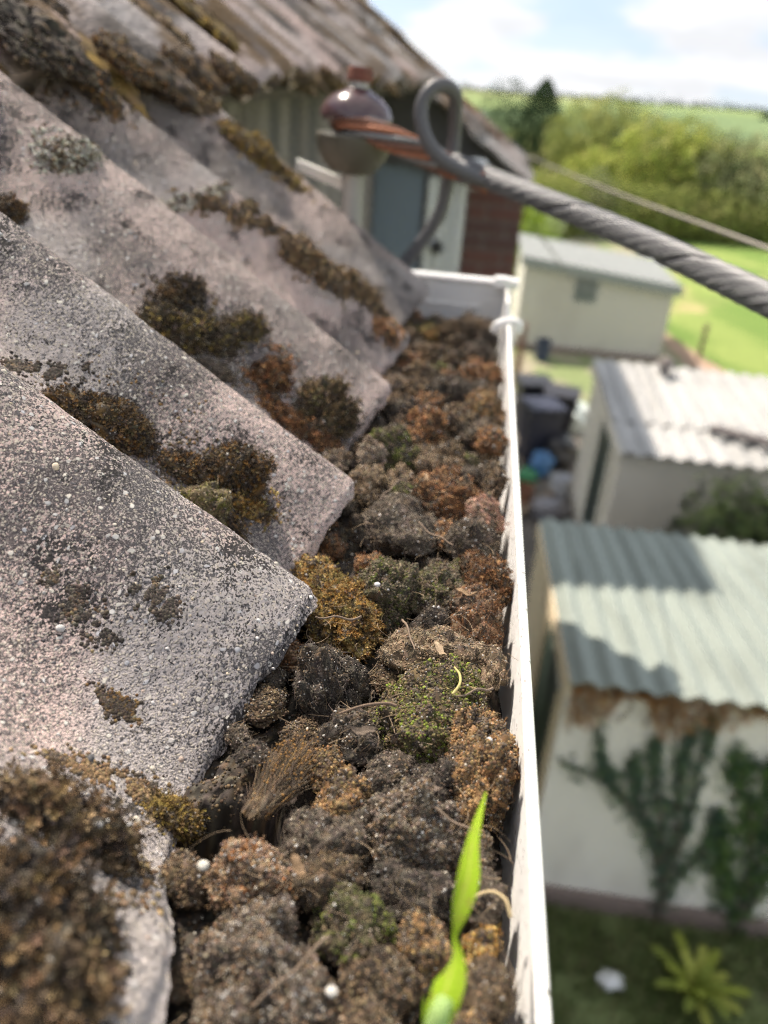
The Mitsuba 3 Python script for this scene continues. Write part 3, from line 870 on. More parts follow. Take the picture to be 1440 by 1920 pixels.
# moss on the tiles: from the upper to the lower end (u up the slope, y along the eaves), half width and height in mm
TC=[
 (0.2734,0.5145,0.2533,0.5446,14.6,11.7,'grain','lichen','pale grey lichen-covered clod alone on a tile roll'),
 (0.2614,0.4730,0.2479,0.4735,10.0,10.4,'grain','darkbrown','dark moss clod cut by the left edge of the picture'),
 (0.1631,0.4851,0.1347,0.5086,14.2,23.8,'grain','blackbrown','black brown moss hump above the yellow-ended one'),
 (0.1479,0.4704,0.1055,0.5039,13.2,22.1,'grain','goldblack','elongated dark moss hump with a yellow tuft at its upper end'),
 (0.0873,0.4915,0.0627,0.4976,16.4,22.1,'grain','russet','rounded russet moss clump beyond the lower tile joint'),
 (0.0485,0.4887,0.0108,0.5064,19.6,28.9,'grain','olivebrown','large olive brown moss mound near the eaves, beyond the joint'),
 (0.0639,0.4777,0.0001,0.4769,6.9,9.1,'grain','russet','narrow russet moss ribbon growing along the tile joint to the eaves'),
 (0.1162,0.4692,0.0851,0.4817,9.5,7.8,'fibre','grey','flat grey matted moss patch on the joint, uphill of the ribbon'),
 (0.1425,0.3151,0.0911,0.3412,20.0,13.0,'sprig','orangeblack','wide dark orange-tipped moss mat in the nearest valley'),
 (0.0884,0.3314,0.0629,0.3389,11.0,10.4,'sprig','orangeblack','straggly moss between the wide mat and the twin domes'),
 (0.0703,0.3469,0.0437,0.3419,11.0,28.9,'sprig','orangeblack','upright dark moss dome, right one of the twin domes'),
 (0.0709,0.3221,0.0431,0.3224,11.2,25.5,'fibre','olivetan','stringy olive tan moss dome, left one of the twin domes'),
 (0.0504,0.3346,0.0271,0.3420,8.5,7.8,'grain','gold','flat golden moss mat below the upright dome'),
 (0.0526,0.3217,0.0319,0.3195,6.9,7.8,'grain','darkbrown','small dark moss patch under the stringy dome'),
 (0.2017,0.6558,0.1168,0.6947,9.8,13.0,'grain','brownorange','long narrow orange brown moss strip in a far valley'),
 (0.1159,0.6746,0.0364,0.6941,17.4,15.6,'grain','brownorange','thick lower end of moss strip in the far valley, near the third tile'),
 (0.2629,0.8842,0.1758,0.8829,16.5,11.7,'grain','goldbrown','golden brown moss strip on the farthest tile'),
 (0.0305,0.6737,0.0067,0.6711,10.3,9.1,'grain','russet','small russet moss tuft near the third tile corner'),
 (0.3602,0.6772,0.2890,0.6779,20.8,16.9,'grain','orangeblack','dark moss ridge with orange patches under the upper tiles'),
 (0.3780,0.6567,0.3430,0.6405,21.9,15.6,'grain','blackbrown','black moss clump at the upper left edge of the picture'),
 (0.3552,0.8593,0.2996,0.8805,15.2,11.7,'grain','brownorange','orange brown moss strip close below the upper course'),
 (0.0607,0.1343,0.0094,0.1408,16.1,15.2,'grain','brownorange','big blurred brown moss mat in the bottom left corner'),
 (0.0411,0.0967,0.0094,0.0977,16.0,15.4,'grain','brownorange','blurred brown moss mound at the very bottom left'),
 (0.0567,0.1058,0.0203,0.1097,13.3,13.2,'grain','blackbrown','dark moss between the two blurred brown mats'),
 (0.0842,0.2230,0.0599,0.2179,8.5,3.9,'grain','blackbrown','thin black moss patch on the nearest tile'),
 (0.0596,0.2360,0.0484,0.2342,6.6,5.2,'grain','blackbrown','small round black moss spot right of the thin black patch'),
 (0.0508,0.1998,0.0360,0.2027,5.4,3.2,'grain','darkbrown','faint dark moss smear in the middle of the nearest tile'),
 (0.0539,0.1737,0.0179,0.1821,7.1,3.9,'grain','brownorange','sparse orange brown moss crumbs above the blurred mat'),
 (0.0145,0.1785,-0.0073,0.1797,7.3,6.5,'grain','goldbrown','olive gold moss patch at the near tile edge'),
 (0.1624,0.3250,0.1433,0.3407,6.6,5.2,'grain','blackbrown','scattered black moss spots uphill of the wide mat'),
 (0.2173,0.6369,0.1969,0.6764,4.6,6.5,'grain','lichen','tiny pale clod at the head of the far moss strip'),
]

def roof_clump(u0, y0, u1, y1, w, hm, kind, pal, label, seed, gs=None):
    u, y = (u0 + u1) / 2, (y0 + y1) / 2
    kind = 'sprig' if kind == 'grain' and y < .5 else kind
    a, b = on_roof(u0, y0, near_height(u0, y0)), on_roof(u1, y1, near_height(u1, y1))
    c = (a + b) / 2
    m = on_roof(u, y, near_height(u, y))
    c = c + NO * max(0, (m - c) @ NO) * .5
    ax = b - a
    L = np.linalg.norm(ax) / 2
    ey = norm(np.cross(NO, norm(ax)))
    dist = float(np.linalg.norm(c))
    gs = gs or min(max(.00062, .0009 * (dist / .33 - .35)), .0022)
    ww = w * (.00108 if w < 30 else .00095) / 1.15
    rng = np.random.default_rng(seed)
    n = 260
    a_, r_ = rng.uniform(0, 2 * np.pi, n), 1 + .5 * np.abs(rng.normal(0, .55, n))
    e = c + (norm(ax) * max(L, ww * .8))[None] * (r_ * np.cos(a_))[:, None] * .95 + ey[None] * (ww * r_ * np.sin(a_))[:, None]
    uu, yy = (e - E0) @ SL, e[:, 1]
    ok = (uu > .004) & (meshkit.fbm(e * 170, 2, seed % 40) > .42)
    halo = on_roof(uu[ok], yy[ok], near_height(uu[ok], yy[ok]))
    if y < .155 and hm > 9:
        gs = .00125
    clump('moss_patch', c - NO * hm * .00025, norm(ax) * max(L, ww * .8) * 1.05, ey * ww, NO * hm * .00118, kind, pal, gs, seed, label, grit=.03, sub=4 if hm > 9 else 3, halo=halo)


for i, t in enumerate(TC):
    if t[5] >= 6 or i in (8, 9):
        roof_clump(*t, seed=5000 + i)
    else:                                           # thin growth: low crumbs scattered over an uneven patch
        u0, y0, u1, y1, w, hm, kind, pal, label = t
        rng = np.random.default_rng(5000 + i)
        n = 1500 if hm < 4.2 else 2000
        s, a, rr = rng.uniform(-.15, 1.15, n), rng.uniform(0, 2 * np.pi, n), np.abs(rng.normal(0, .5, n))
        uu, yy = u0 + (u1 - u0) * s + rr * np.cos(a) * w * .0008, y0 + (y1 - y0) * s + rr * np.sin(a) * w * .0008
        lim = meshkit.fbm(np.stack([uu, yy, 0 * uu], -1) * 240, 2, i) > .47
        uu, yy = uu[lim], yy[lim]
        p = on_roof(uu, yy, near_height(uu, yy))
        sz = rng.uniform(.0003, .00072, (len(p), 1)) * np.array([[1.1, 1.1, 1.0]]) * (1 + hm / 12)
        v, f, o = place(ICO.vertices, ICO.faces, p, np.tile(NO, (len(p), 1)), sz, .3, rng)
        tag(put('moss_patch', (v, f), 'moss_mat', smooth=True, color=pick('dark' if pal == 'blackbrown' else pal, p, rng, 150, i)[o]), label, 'moss')

# sand and small stones standing proud of the tiles
rng = np.random.default_rng(21)
n = 3600
u, y = .34 * rng.random(n) ** 1.2, .02 + .9 * rng.random(n) ** 1.3
p = on_roof(u, y, near_height(u, y))
big = rng.random(n) < .028
s = np.where(big, rng.uniform(.0009, .0019, n), rng.uniform(.00035, .0008, n))[:, None] * rng.uniform(.75, 1.25, (n, 3)) * np.array([[1, 1, .75]])
v, f, o = place(ICO1.vertices, ICO1.faces, p[big], np.tile(NO, (big.sum(), 1)), s[big], .4, rng)
v2, f2, o2 = place(ICO.vertices, ICO.faces, p[~big], np.tile(NO, ((~big).sum(), 1)), s[~big], .4, rng)
tone = np.array([[.50, .46, .39], [.42, .41, .40], [.54, .53, .52], [.40, .32, .27], [.12, .12, .125], [.55, .47, .36]])
c1 = tone[rng.choice(6, len(s[big]), p=[.36, .2, .16, .1, .06, .12])] * rng.uniform(.8, 1.12, (len(s[big]), 1))
c2 = tone[rng.integers(0, 6, len(s[~big]))] * rng.uniform(.7, 1.1, (len(s[~big]), 1))
key = put('roof_grit', (np.vstack([v, v2]), np.vstack([f, f2 + len(v)])), 'moss_mat', smooth=True, color=np.vstack([c1[o], c2[o2]]))
tag(key, 'pale sand grains and tiny stones scattered over the nearest tiles', 'grit', kind='stuff')
n = 520
p = np.stack([rng.uniform(-.060, .033, n), .07 + .40 * rng.random(n) ** 1.2, np.full(n, -.198)], -1)
p = p[[not any((a - x) ** 2 + (b - y) ** 2 < (c * 1.2) ** 2 for a, b, c in GAP) for x, y, _ in p]]
key_pts = p

# moss growing on the upper courses, out of focus
UP = [(.395, .70, .035, .035, .024, 'darkbrown', 'dark brown moss lump on the upper course, right of the black cushion'),
      (.362, .64, .040, .040, .024, 'dark', 'large dark moss cushion over the tile ends in the upper left corner'),
      (.415, .55, .045, .040, .022, 'dark', 'dark moss bank at the left edge above the tile step'),
      (.35, .78, .030, .030, .018, 'orangeblack', 'dark moss knob with orange top on the upper course edge'),
      (.50, 1.02, .10, .022, .012, 'brownorange', 'orange brown moss streak running up the second course'),
      (.52, 1.24, .12, .026, .012, 'goldbrown', 'yellowish moss streak beside the orange brown one'),
      (.80, 1.9, .16, .03, .014, 'brownorange', 'far orange moss streak near the top edge of the picture'),
      (.10, 4.85, .20, .12, .03, 'russet', 'reddish moss on the lower tiles of the far bay'),
      (.60, 4.9, .25, .10, .03, 'brownorange', 'brown moss over the far bay tiles')]
for i, (u, y, l, w, hh, pal, label) in enumerate(UP):
    clump('moss_patch', on_roof(u, y, -.004), SL * l, Y3 * w, NO * hh, 'grain', pal, .0016 if y < 1 else .0045 if y < 3 else .009, 7000 + i, label, sub=4 if y < 1 else 3, cover=2.2 if y < 1 else 1.2)

# lumps of moss along the second course's tile ends, and small growth over the upper roof
rng = np.random.default_rng(91)
SIDE = ['under the tile step, nearest of the row left of the insulator', 'under the tile step, second of the row', 'under the tile step, third of the row', 'under the tile step, fourth of the row',
        'under the tile step, fifth of the row', 'under the tile step, sixth of the row', 'under the tile step, last before the insulator']
for i, y in enumerate((.86, .97, 1.12, 1.30, 1.52, 1.75, 2.0)):
    clump('moss_patch', on_roof(.345 + rng.uniform(-.006, .012), y, -.012), SL * rng.uniform(.022, .04), Y3 * rng.uniform(.025, .045), NO * rng.uniform(.016, .026), 'grain',
          ('blackbrown', 'darkbrown', 'orangeblack')[i % 3], .0030, 7200 + i, 'dark moss lump ' + SIDE[i], sub=3)
n = 420
u, y = .36 + 1.9 * rng.random(n), .55 + 4.9 * rng.random(n) ** 1.2
k = np.floor((y - .085) / .3)
y = np.where(rng.random(n) < .7, .085 + .3 * k + rng.normal(.08, .025, n), y)
u = np.where(rng.random(n) < .5, .342 * np.floor(u / .342) + rng.uniform(.0, .05, n), u)
ok = (u > .36) & (y < 5.5) & (y > .5)
u, y = u[ok], y[ok]
V_, F_, C_ = [], [], []
ic = trimesh.creation.icosphere(subdivisions=2)
d = np.array(ic.vertices)
for j, (a, b) in enumerate(zip(u, y)):
    r = rng.uniform(.010, .030)
    w = d * (1 + .9 * (meshkit.fbm(d * 2.0 + j, 3, j % 50)[:, None] - .5))
    q = on_roof(a, b, float(far_crests(np.array(b))) * .8 - .012) + w @ np.stack([SL * r * rng.uniform(1, 2.8), Y3 * r, NO * r * .65])
    V_.append(q)
    F_.append(np.array(ic.faces) + len(d) * j)
    C_.append(pick(('brownorange', 'blackbrown', 'goldbrown', 'darkbrown')[j % 4], q, rng, 60, 3))
tag(put('roof_moss', (np.vstack(V_), np.vstack(F_)), 'moss_mat', smooth=True, color=np.vstack(C_)), 'scattered brown moss growing over the upper courses of the roof', kind='stuff')

# ------------------------------------------------------------------ grass seedling in the gutter
def blade(path, widths, turns, n=60):
    """A creased leaf along the path; widths and turns (degrees from facing up) are (position, value) pairs."""
    path = spline(path, n)
    x = np.linspace(0, 1, n)
    t = norm(np.gradient(path, axis=0))
    a = np.radians(np.interp(x, *zip(*turns)))
    wd = np.interp(x, *zip(*widths))
    wd = np.convolve(np.pad(wd, 3, 'edge'), np.ones(7) / 7, 'valid')
    side = norm(np.cross(t, [-.2, -.75, .6]))
    up = norm(np.cross(side, t))
    s = np.cos(a)[:, None] * side + np.sin(a)[:, None] * up
    nn = np.cross(t, s)
    rows = [path + s * (wd * q)[:, None] + nn * (wd * .28 * abs(q))[:, None] for q in (-1, -.5, 0, .5, 1)]
    return np.stack(rows, 1).reshape(-1, 3), grid_faces(n, 5), np.stack(np.broadcast_arrays(np.linspace(0, 1, 5)[None, :], x[:, None]), -1).reshape(-1, 2)


GS = thing('grass_seedling', 'bright green grass seedling standing in the moss at the front of the gutter', 'seedling')
put('stem', tube(spline([[.0085, .088, -.212], [.0095, .093, -.188], [.0105, .0965, -.168], [.0118, .1000, -.1655]], 24), np.linspace(.0036, .0017, 24), 12),
    {'type': 'principledthin', 'base_color': {'type': 'rgb', 'value': [.38, .54, .20]}, 'roughness': .7, 'diff_trans': .6}, GS, smooth=True)
LEAFG = {'type': 'principledthin', 'base_color': proc(blade_colour), 'roughness': .5, 'diff_trans': 1.1}
v, f, uv = blade([[.0102, .0955, -.1705], [.0116, .1020, -.1665], [.0128, .1085, -.1655], [.0125, .1160, -.1645], [.0150, .1270, -.1625], [.0160, .1380, -.1620], [.0192, .1560, -.1640]],
             ((0, .0019), (.12, .0034), (.26, .0036), (.40, .0022), (.47, .0016), (.56, .0027), (.66, .0029), (.80, .0017), (.92, .0010), (1, .0001)),
             ((0, 5), (.22, 20), (.40, 62), (.47, 92), (.56, 140), (.7, 165), (1, 200)))
put('leaf', (v, f), LEAFG, GS, smooth=True, uv=uv)
v, f, uv = blade([[.0092, .0945, -.1720], [.0080, .0975, -.1675], [.0074, .0992, -.1650]], ((0, .0011), (.5, .0010), (1, .0001)), ((0, 10), (1, 30)), 14)
put('leaf', (v, f), LEAFG, GS, smooth=True, uv=uv)

# a few single bits lying in the gutter
for i, (x, y, r, col, lab) in enumerate([
        (-.0560, .1430, .00155, (.50, .48, .42), 'round white pebble at the near tile edge'),
        (-.0140, .1145, .0014, (.52, .50, .46), 'white pebble near the bottom edge in the gutter moss'),
        (.0235, .2085, 0.0011, (.55, .53, .50), 'white grain on the large orange clump by the front wall'),
        (-.0275, .2960, .0013, (.58, .57, .56), 'tiny white chip behind the grey olive dome')]):
    m = trimesh.creation.icosphere(subdivisions=2)
    m.vertices *= 1 + .25 * (meshkit.fbm(np.array(m.vertices) * 1.6 + i, 2, i)[:, None] - .5)
    m.vertices = m.vertices * [r * 1.1, r, r * .8] + [x, y, -.1945]
    tag(put('pebble', m, P(col, .6), smooth=True), lab, 'pebble')
tag(put('seed_husk', hull([[.0055 + .0022 * math.cos(a) * math.sin(b), .1000 + .0028 * math.sin(a) * math.sin(b), -.187 + .0050 * math.cos(b)] for a in np.linspace(0, 6, 12) for b in (0, .6, 1.2, 1.8, 2.4, 3.1)]),
        P((.20, .11, .055), .5), smooth=True), 'brown seed husk at the foot of the grass seedling', 'husk')
tag(put('dry_stalk', tube(spline([[.018, .148, -.199], [.024, .1495, -.195], [.0285, .1475, -.1945], [.0305, .1440, -.197]], 20), np.linspace(.0004, .00065, 20), 8), P((.46, .36, .20), .6), smooth=True),
    'curled pale dry stalk against the front wall behind the seedling', 'stalk')
tag(put('dry_twig', tube(spline([[-.030, .214, -.1975], [-.022, .217, -.195], [-.014, .2195, -.1945], [-.010, .2200, -.1955]], 20), np.linspace(.0005, .0007, 20), 7), P((.16, .11, .075), .8), smooth=True),
    'thin brown twig lying across the gutter left of the olive cushion', 'twig')
tag(put('dry_stalk', tube(spline([[.0095, .2395, -.190], [.0115, .2340, -.1885], [.0118, .2285, -.1885], [.0095, .2240, -.190]], 20), np.linspace(.0004, .0006, 20), 7), P((.42, .36, .14), .7), smooth=True),
    'thin yellow stalk curling over the olive moss cushion', 'stalk')

rng = np.random.default_rng(15)
CH = [(.0035, .2560, 'pale wood chip on the tan cushion behind the olive moss'), (-.0200, .2050, 'dark bark flake beside the small orange patch'), (-.0300, .1480, 'brown leaf scrap on the front gutter moss'),
      (.0120, .3000, 'brown leaf scrap leaning on the slate grey lump'), (-.0150, .4150, 'dry leaf scrap in front of the bright russet cushion'), (.0050, .1850, 'small bark flake below the dark rounded lump')]
for i, (x, y, lab) in enumerate(CH):
    a, L, w_ = rng.uniform(0, 3), rng.uniform(.0035, .0055), rng.uniform(.0012, .0020)
    t_ = np.linspace(-1, 1, 9)
    mid = np.stack([x + np.cos(a) * t_ * L, y + np.sin(a) * t_ * L, -.1955 + .0012 * t_ ** 2 + .0006 * np.sin(t_ * 4)], -1)
    sd = np.array([-np.sin(a), np.cos(a), .25])
    wd = w_ * (1 - .8 * np.abs(t_) ** 2.2) * (1 + .25 * np.sin(t_ * 9 + i))
    rows = [mid + sd * (wd * q)[:, None] + Z * (.0005 * q * q + o_) for o_ in (0, -.0004) for q in (-1, 0, 1)]
    v = np.stack(rows, 1)
    top, low = v[:, :3].reshape(-1, 3), v[:, 3:].reshape(-1, 3)
    g_ = grid_faces(9, 3)
    tag(put('leaf_scrap' if 'leaf' in lab else 'wood_chip', (np.vstack([top, low]), np.vstack([g_, g_[:, ::-1] + 27])), P([(.34, .25, .16), (.10, .075, .055), (.17, .11, .06), (.20, .13, .07), (.24, .16, .09), (.12, .09, .07)][i], .8)), lab, 'scrap')
for i, (x, y, a, L) in enumerate(((-.010, .262, 1.9, .011), (.018, .232, .7, .009), (-.040, .268, .4, .010), (-.005, .350, 2.4, .013), (-.025, .118, .9, .012), (.012, .172, 2.8, .010), (-.032, .395, 1.2, .014))):
    tt = np.linspace(-1, 1, 12)
    pth = np.stack([x + np.cos(a) * tt * L, y + np.sin(a) * tt * L, -.1945 + .0016 * np.cos(tt * 1.4 + i) + .0008 * np.sin(tt * 5 + i)], -1)
    tag(put('dry_twig', tube(pth, np.linspace(.00032, .00055, 12), 6), P((.19, .14, .10), .85), smooth=True), 'short dry twig ' + ('beside the tan cushion, mid gutter', 'on the far side of the large orange clump', 'at the foot of the big golden clump', 'before the largest grey lump', 'on the blurred clods at the bottom edge', 'behind the tip of the grass seedling', 'on top of the largest grey lump')[i], 'twig')

# ------------------------------------------------------------------ insulator, cable, wires
scene['glaze_brown'] = P((.060, .028, .032), .2, specular=.7, clearcoat=.5, clearcoat_gloss=.95)
scene['glaze_olive'] = P((.075, .070, .052), .45, specular=.4, clearcoat=.25, clearcoat_gloss=.9)
scene['rust_mat'] = P(proc(lambda p, n, uv: mix(mi.Color3f(.21, .075, .05), mi.Color3f(.10, .045, .035), fbm(p.x * 160, p.y * 160, p.z * 160, 3))), .85)
scene['zinc_mat'] = P((.36, .36, .34), .55, metallic=.3)
IN = thing('insulator', 'brown glazed cable insulator with a rusty bolt on top, on a bracket', 'insulator')
IC = np.array([-.1545, .97, -.030])
tilt = trimesh.transformations.rotation_matrix(.05, [0, 1, 0]) @ trimesh.transformations.rotation_matrix(-.04, [1, 0, 0])


def turned(name, prof, mat, sides=48, sm=35):
    m = lathe(prof, sides)
    m.apply_scale(.94)
    m.apply_transform(tilt)
    m.apply_translation(IC)
    return put(name, m, mat, IN, smooth=sm)


turned('upper_disc', [[0, .034], [.013, .034], [.017, .031], [.028, .026], [.038, .017], [.0425, .007], [.0425, .002], [.038, -.003], [.026, -.006], [.018, -.011], [0, -.011]], 'glaze_brown')
turned('groove', [[0, -.010], [.017, -.010], [.0155, -.014], [.017, -.018], [0, -.018]], 'glaze_brown')
turned('lower_disc', [[0, -.017], [.020, -.018], [.034, -.016], [.0430, -.0150], [.0455, -.0185], [.0450, -.026], [.0410, -.038], [.0340, -.049], [.024, -.057], [0, -.058]], 'glaze_olive')
turned('washer', [[0, .034], [.0115, .034], [.0115, .041], [0, .041]], 'zinc_mat', 24)
turned('bolt_head', [[0, .0405], [.014, .0405], [.0150, .043], [.0150, .053], [.0135, .056], [0, .056]], 'rust_mat', 6, False)
put('pin', tube([IC + [0, 0, -.055], IC + [.001, 0, -.20]], .0125, 16), 'zinc_mat', IN, smooth=40)
put('bracket_arm', hull([[x, y + a, z + b] for x, y, z in ((-.160, .975, -.099), (-.228, 1.005, -.083)) for a in (-.006, .006) for b in (-.006, .006)]), P((.62, .61, .57), .6), IN)

scene['strand_grey'] = P((.155, .16, .17), .45, metallic=.3)
scene['strand_light'] = P((.205, .21, .215), .45, metallic=.3)
scene['strand_dark'] = P((.10, .102, .11), .5, metallic=.3)
scene['copper_mat'] = P((.36, .15, .085), .5, metallic=.4)
scene['copper_dark'] = P((.20, .10, .07), .55, metallic=.3)
CB = thing('overhead_cable', 'thick twisted grey stranded cable running from the insulator to the right edge', 'cable')
CP = spline([[-.040, .935, -.063], [.046, .86, -.081], [.138, .75, -.0985], [.208, .60, -.1115], [.262, .46, -.119], [.31, .32, -.124], [.42, .02, -.132], [.60, -.48, -.140], [.90, -1.35, -.150]], 420)
CR = .0112
put('core', tube(CP, CR * .80, 16), 'strand_dark', CB, smooth=True)
t, u, w = frames(CP)
s = np.concatenate([[0], np.cumsum(np.linalg.norm(np.diff(CP, axis=0), axis=1))])
NS = 26
for k in range(NS):
    a = 2 * np.pi * (k / (NS + 2.4)) - s / .165 * 2 * np.pi
    bulge = CR * (.90 + .025 * math.sin(k * 2.2))
    path = CP + (np.cos(a)[:, None] * u + np.sin(a)[:, None] * w) * bulge
    put('strand', tube(path, .00134, 6), ('strand_grey', 'strand_light', 'strand_grey', 'strand_dark')[(k * 5) % 4], CB, smooth=True)
# the bare copper ends wound on the insulator
A0, A1 = np.array([-.150, .9400, -.0305]), np.array([-.040, .935, -.066])
for k in range(9):
    pp = spline([A0 + [-.024, .028, .002], A0 + [-.006, .004, 0], .5 * A0 + .5 * A1 + [0, -.003, .000], A1, A1 + [.04, -.035, -.008]], 60)
    t, u, w = frames(pp)
    x = np.linspace(0, 1, 60)
    a = 2 * np.pi * k / 9 - x * 7.0
    rad = .0108 * (1 - .12 * x)
    put('copper_strand', tube(pp + (np.cos(a)[:, None] * u + np.sin(a)[:, None] * w) * rad[:, None], .0033, 6), ('copper_mat', 'strand_light', 'copper_dark')[k % 3], CB, smooth=True)
put('wrap', tube(IC + np.stack([.0215 * np.cos(np.linspace(0, 12.6, 90)), .0215 * np.sin(np.linspace(0, 12.6, 90)), -.0145 + .0012 * np.sin(np.linspace(0, 6, 90))], -1), .0026, 8), 'copper_dark', CB, smooth=True)
lp = [[.075, .872, -.094], [.052, .888, -.0885], [.008, .898, -.0775], [-.030, .895, -.066], [-.057, .893, -.052], [-.0725, .895, -.031], [-.0765, .900, -.010], [-.0690, .905, .0055], [-.0560, .915, .0105],
      [-.0450, .930, .003], [-.0435, .945, -.013], [-.0425, .955, -.034], [-.0425, .955, -.060], [-.0445, .952, -.087], [-.0495, .950, -.115], [-.0620, .950, -.140], [-.0810, .950, -.168], [-.100, .952, -.195], [-.125, .955, -.222]]
tag(put('looped_wire', tube(spline(lp, 130), .0074, 14), P((.085, .086, .092), .5), smooth=True), 'dark grey insulated wire looping up beside the insulator and down behind the tiles', 'wire')
sag_pts = [[.186, 4.50, -.236], [.300, 2.50, -.190], [.379, 1.15, -.148], [.43, .30, -.125]]
tag(put('thin_wire', tube(spline(sag_pts, 60), .0032, 8), P((.24, .22, .19), .6), smooth=True), 'thin brown grey wire running from the far eaves to the right edge above the cable', 'wire')
tag(put('washing_line', tube(spline([[.30, 4.6, -.62], [1.2, 9.0, -1.75], [2.75, 15.5, -3.05]], 40), .006, 6), P((.2, .2, .19), .7), smooth=True), 'thin dark line crossing in front of the cream shed with the small window', 'wire')

# ------------------------------------------------------------------ garden, sheds
G0 = -5.2


def ground_colour(p, n, uv):
    a = fbm(p.x * 1.7, p.y * 1.7, 0.0, 4)
    b = fbm(p.x * .35 + 8.0, p.y * .35, 0.0, 3)
    c = mix(mi.Color3f(.18, .22, .10), mi.Color3f(.29, .26, .19), smoothstep(.42, .66, a))
    far = mix(mi.Color3f(.13, .17, .045), mi.Color3f(.22, .22, .09), smoothstep(.4, .6, fbm(p.x * .02, p.y * .02, 0.0, 3)))
    return mix(mix(c, mi.Color3f(.09, .115, .035), smoothstep(.5, .7, b) * .6), far, smoothstep(44.0, 60.0, p.y))


def sheet(x0, x1, y0, y1, z, nx=2, ny=2):
    X_, Y_ = np.meshgrid(np.linspace(x0, x1, nx), np.linspace(y0, y1, ny), indexing='ij')
    v = np.stack([X_, Y_, 0 * X_ + z], -1).reshape(-1, 3)
    return v, grid_faces(nx, ny)


tag(put('ground', sheet(-3000, 3000, -60, 4000, G0), P(proc(ground_colour), .95, specular=.1)), 'rough dark garden grass and the fields beyond it', kind='structure')
lawn = [[4.9, 23.2], [5.6, 19.4], [6.6, 16.4], [8.5, 13.2], [30, 8], [60, 30], [50, 47], [9, 41.5], [6.3, 33.0]]
LP = Polygon(lawn)
tr = trimesh.creation.triangulate_polygon(LP.buffer(0), engine='earcut')
tag(put('lawn', (np.column_stack([tr[0], np.full(len(tr[0]), G0 + .006)]), tr[1]),
        P(proc(lambda p, n, uv: mix(mix(mi.Color3f(.115, .185, .045), mi.Color3f(.20, .255, .075), smoothstep(.3, .7, fbm(p.x * .55 + .2 * p.y, p.y * .3, 0.0, 4))), mi.Color3f(.33, .29, .14), smoothstep(.70, .84, fbm(p.x * .45 + 3.0, p.y * .45, 0.0, 3)))), .95, specular=.1)),
    'bright green mown field beyond the sheds', kind='structure')
path = [[5.0, 23.0], [4.75, 22.4], [5.2, 19.0], [6.2, 15.9], [8.2, 12.6], [8.7, 12.9], [6.8, 16.3], [5.85, 19.3]]
tr = trimesh.creation.triangulate_polygon(Polygon(path).buffer(0), engine='earcut')
tag(put('path', (np.column_stack([tr[0], np.full(len(tr[0]), G0 + .012)]), tr[1]), P((.33, .23, .165), .95)), 'bare brown track along the edge of the bright field', kind='structure')
tag(put('yard', sheet(-.6, 3.0, 6.3, 15.2, G0 + .004), P(proc(lambda p, n, uv: mix(mi.Color3f(.17, .15, .13), mi.Color3f(.08, .075, .065), fbm(p.x * 3, p.y * 3, 0.0, 4))), .95)), 'littered concrete yard between the house and the sheds', kind='structure')


def wall_colour(base, stain):
    def fn(p, n, uv):
        a = fbm(p.x * 2.3, p.y * 2.3, p.z * .8, 4)
        return mix(mi.Color3f(*base), mi.Color3f(*stain), smoothstep(.52, .75, a) * .5)
    return fn


def corrugated(x0, x1, y0, y1, zf, pitch, amp, thick=.012, phase=0.0, ny=8):
    n = int((x1 - x0) / pitch * 12)
    xs, ys = np.linspace(x0, x1, n), np.linspace(y0, y1, ny)
    X_, Y_ = np.meshgrid(xs, ys, indexing='ij')
    c = np.cos((X_ + phase) / pitch * 2 * np.pi)
    Z_ = zf(X_, Y_) + amp * np.sign(c) * np.abs(c) ** .7
    top = np.stack([X_, Y_, Z_], -1).reshape(-1, 3)
    low = np.stack([X_, Y_, Z_ - thick], -1).reshape(-1, 3)
    f = grid_faces(n, ny)
    F = [f, f[:, ::-1] + n * ny]
    for idx, flip in ((np.arange(ny), 1), ((n - 1) * ny + np.arange(ny), 0), (np.arange(n) * ny, 0), (np.arange(n) * ny + ny - 1, 1)):
        k = np.arange(len(idx) - 1)
        q = np.stack([idx[k], idx[k + 1], idx[k + 1] + n * ny, idx[k] + n * ny], -1)
        F.append(q[:, ::-1] if flip else q)
    return np.vstack([top, low]), np.vstack(F)


def weathered(base, dirt):
    def fn(p, n, uv):
        a = fbm(p.x * 7.0, p.y * 1.1, 0.0, 4)
        b = fbm(p.x * 1.4 + 5.0, p.y * 1.4, 0.0, 3)
        return mix(mi.Color3f(*base), mi.Color3f(*dirt), smoothstep(.46, .70, a) * .6 + smoothstep(.52, .75, b) * .3)
    return fn


scene['wall_c'] = P(proc(wall_colour((.80, .77, .70), (.60, .56, .49))), .9)
scene['wall_b'] = P(proc(wall_colour((.66, .61, .52), (.50, .45, .38))), .9)
scene['wall_a'] = P(proc(wall_colour((.58, .565, .51), (.47, .45, .40))), .9)
scene['sheet_c'] = P(proc(weathered((.225, .26, .235), (.155, .18, .16))), .75)
scene['sheet_b'] = P(proc(weathered((.36, .36, .35), (.27, .27, .26))), .75)
scene['door_green'] = P((.020, .035, .028), .5)
scene['cream_board'] = P((.62, .52, .36), .7)
scene['plinth_mat'] = P((.22, .17, .15), .95)
scene['grey_fascia'] = P((.27, .295, .29), .7)

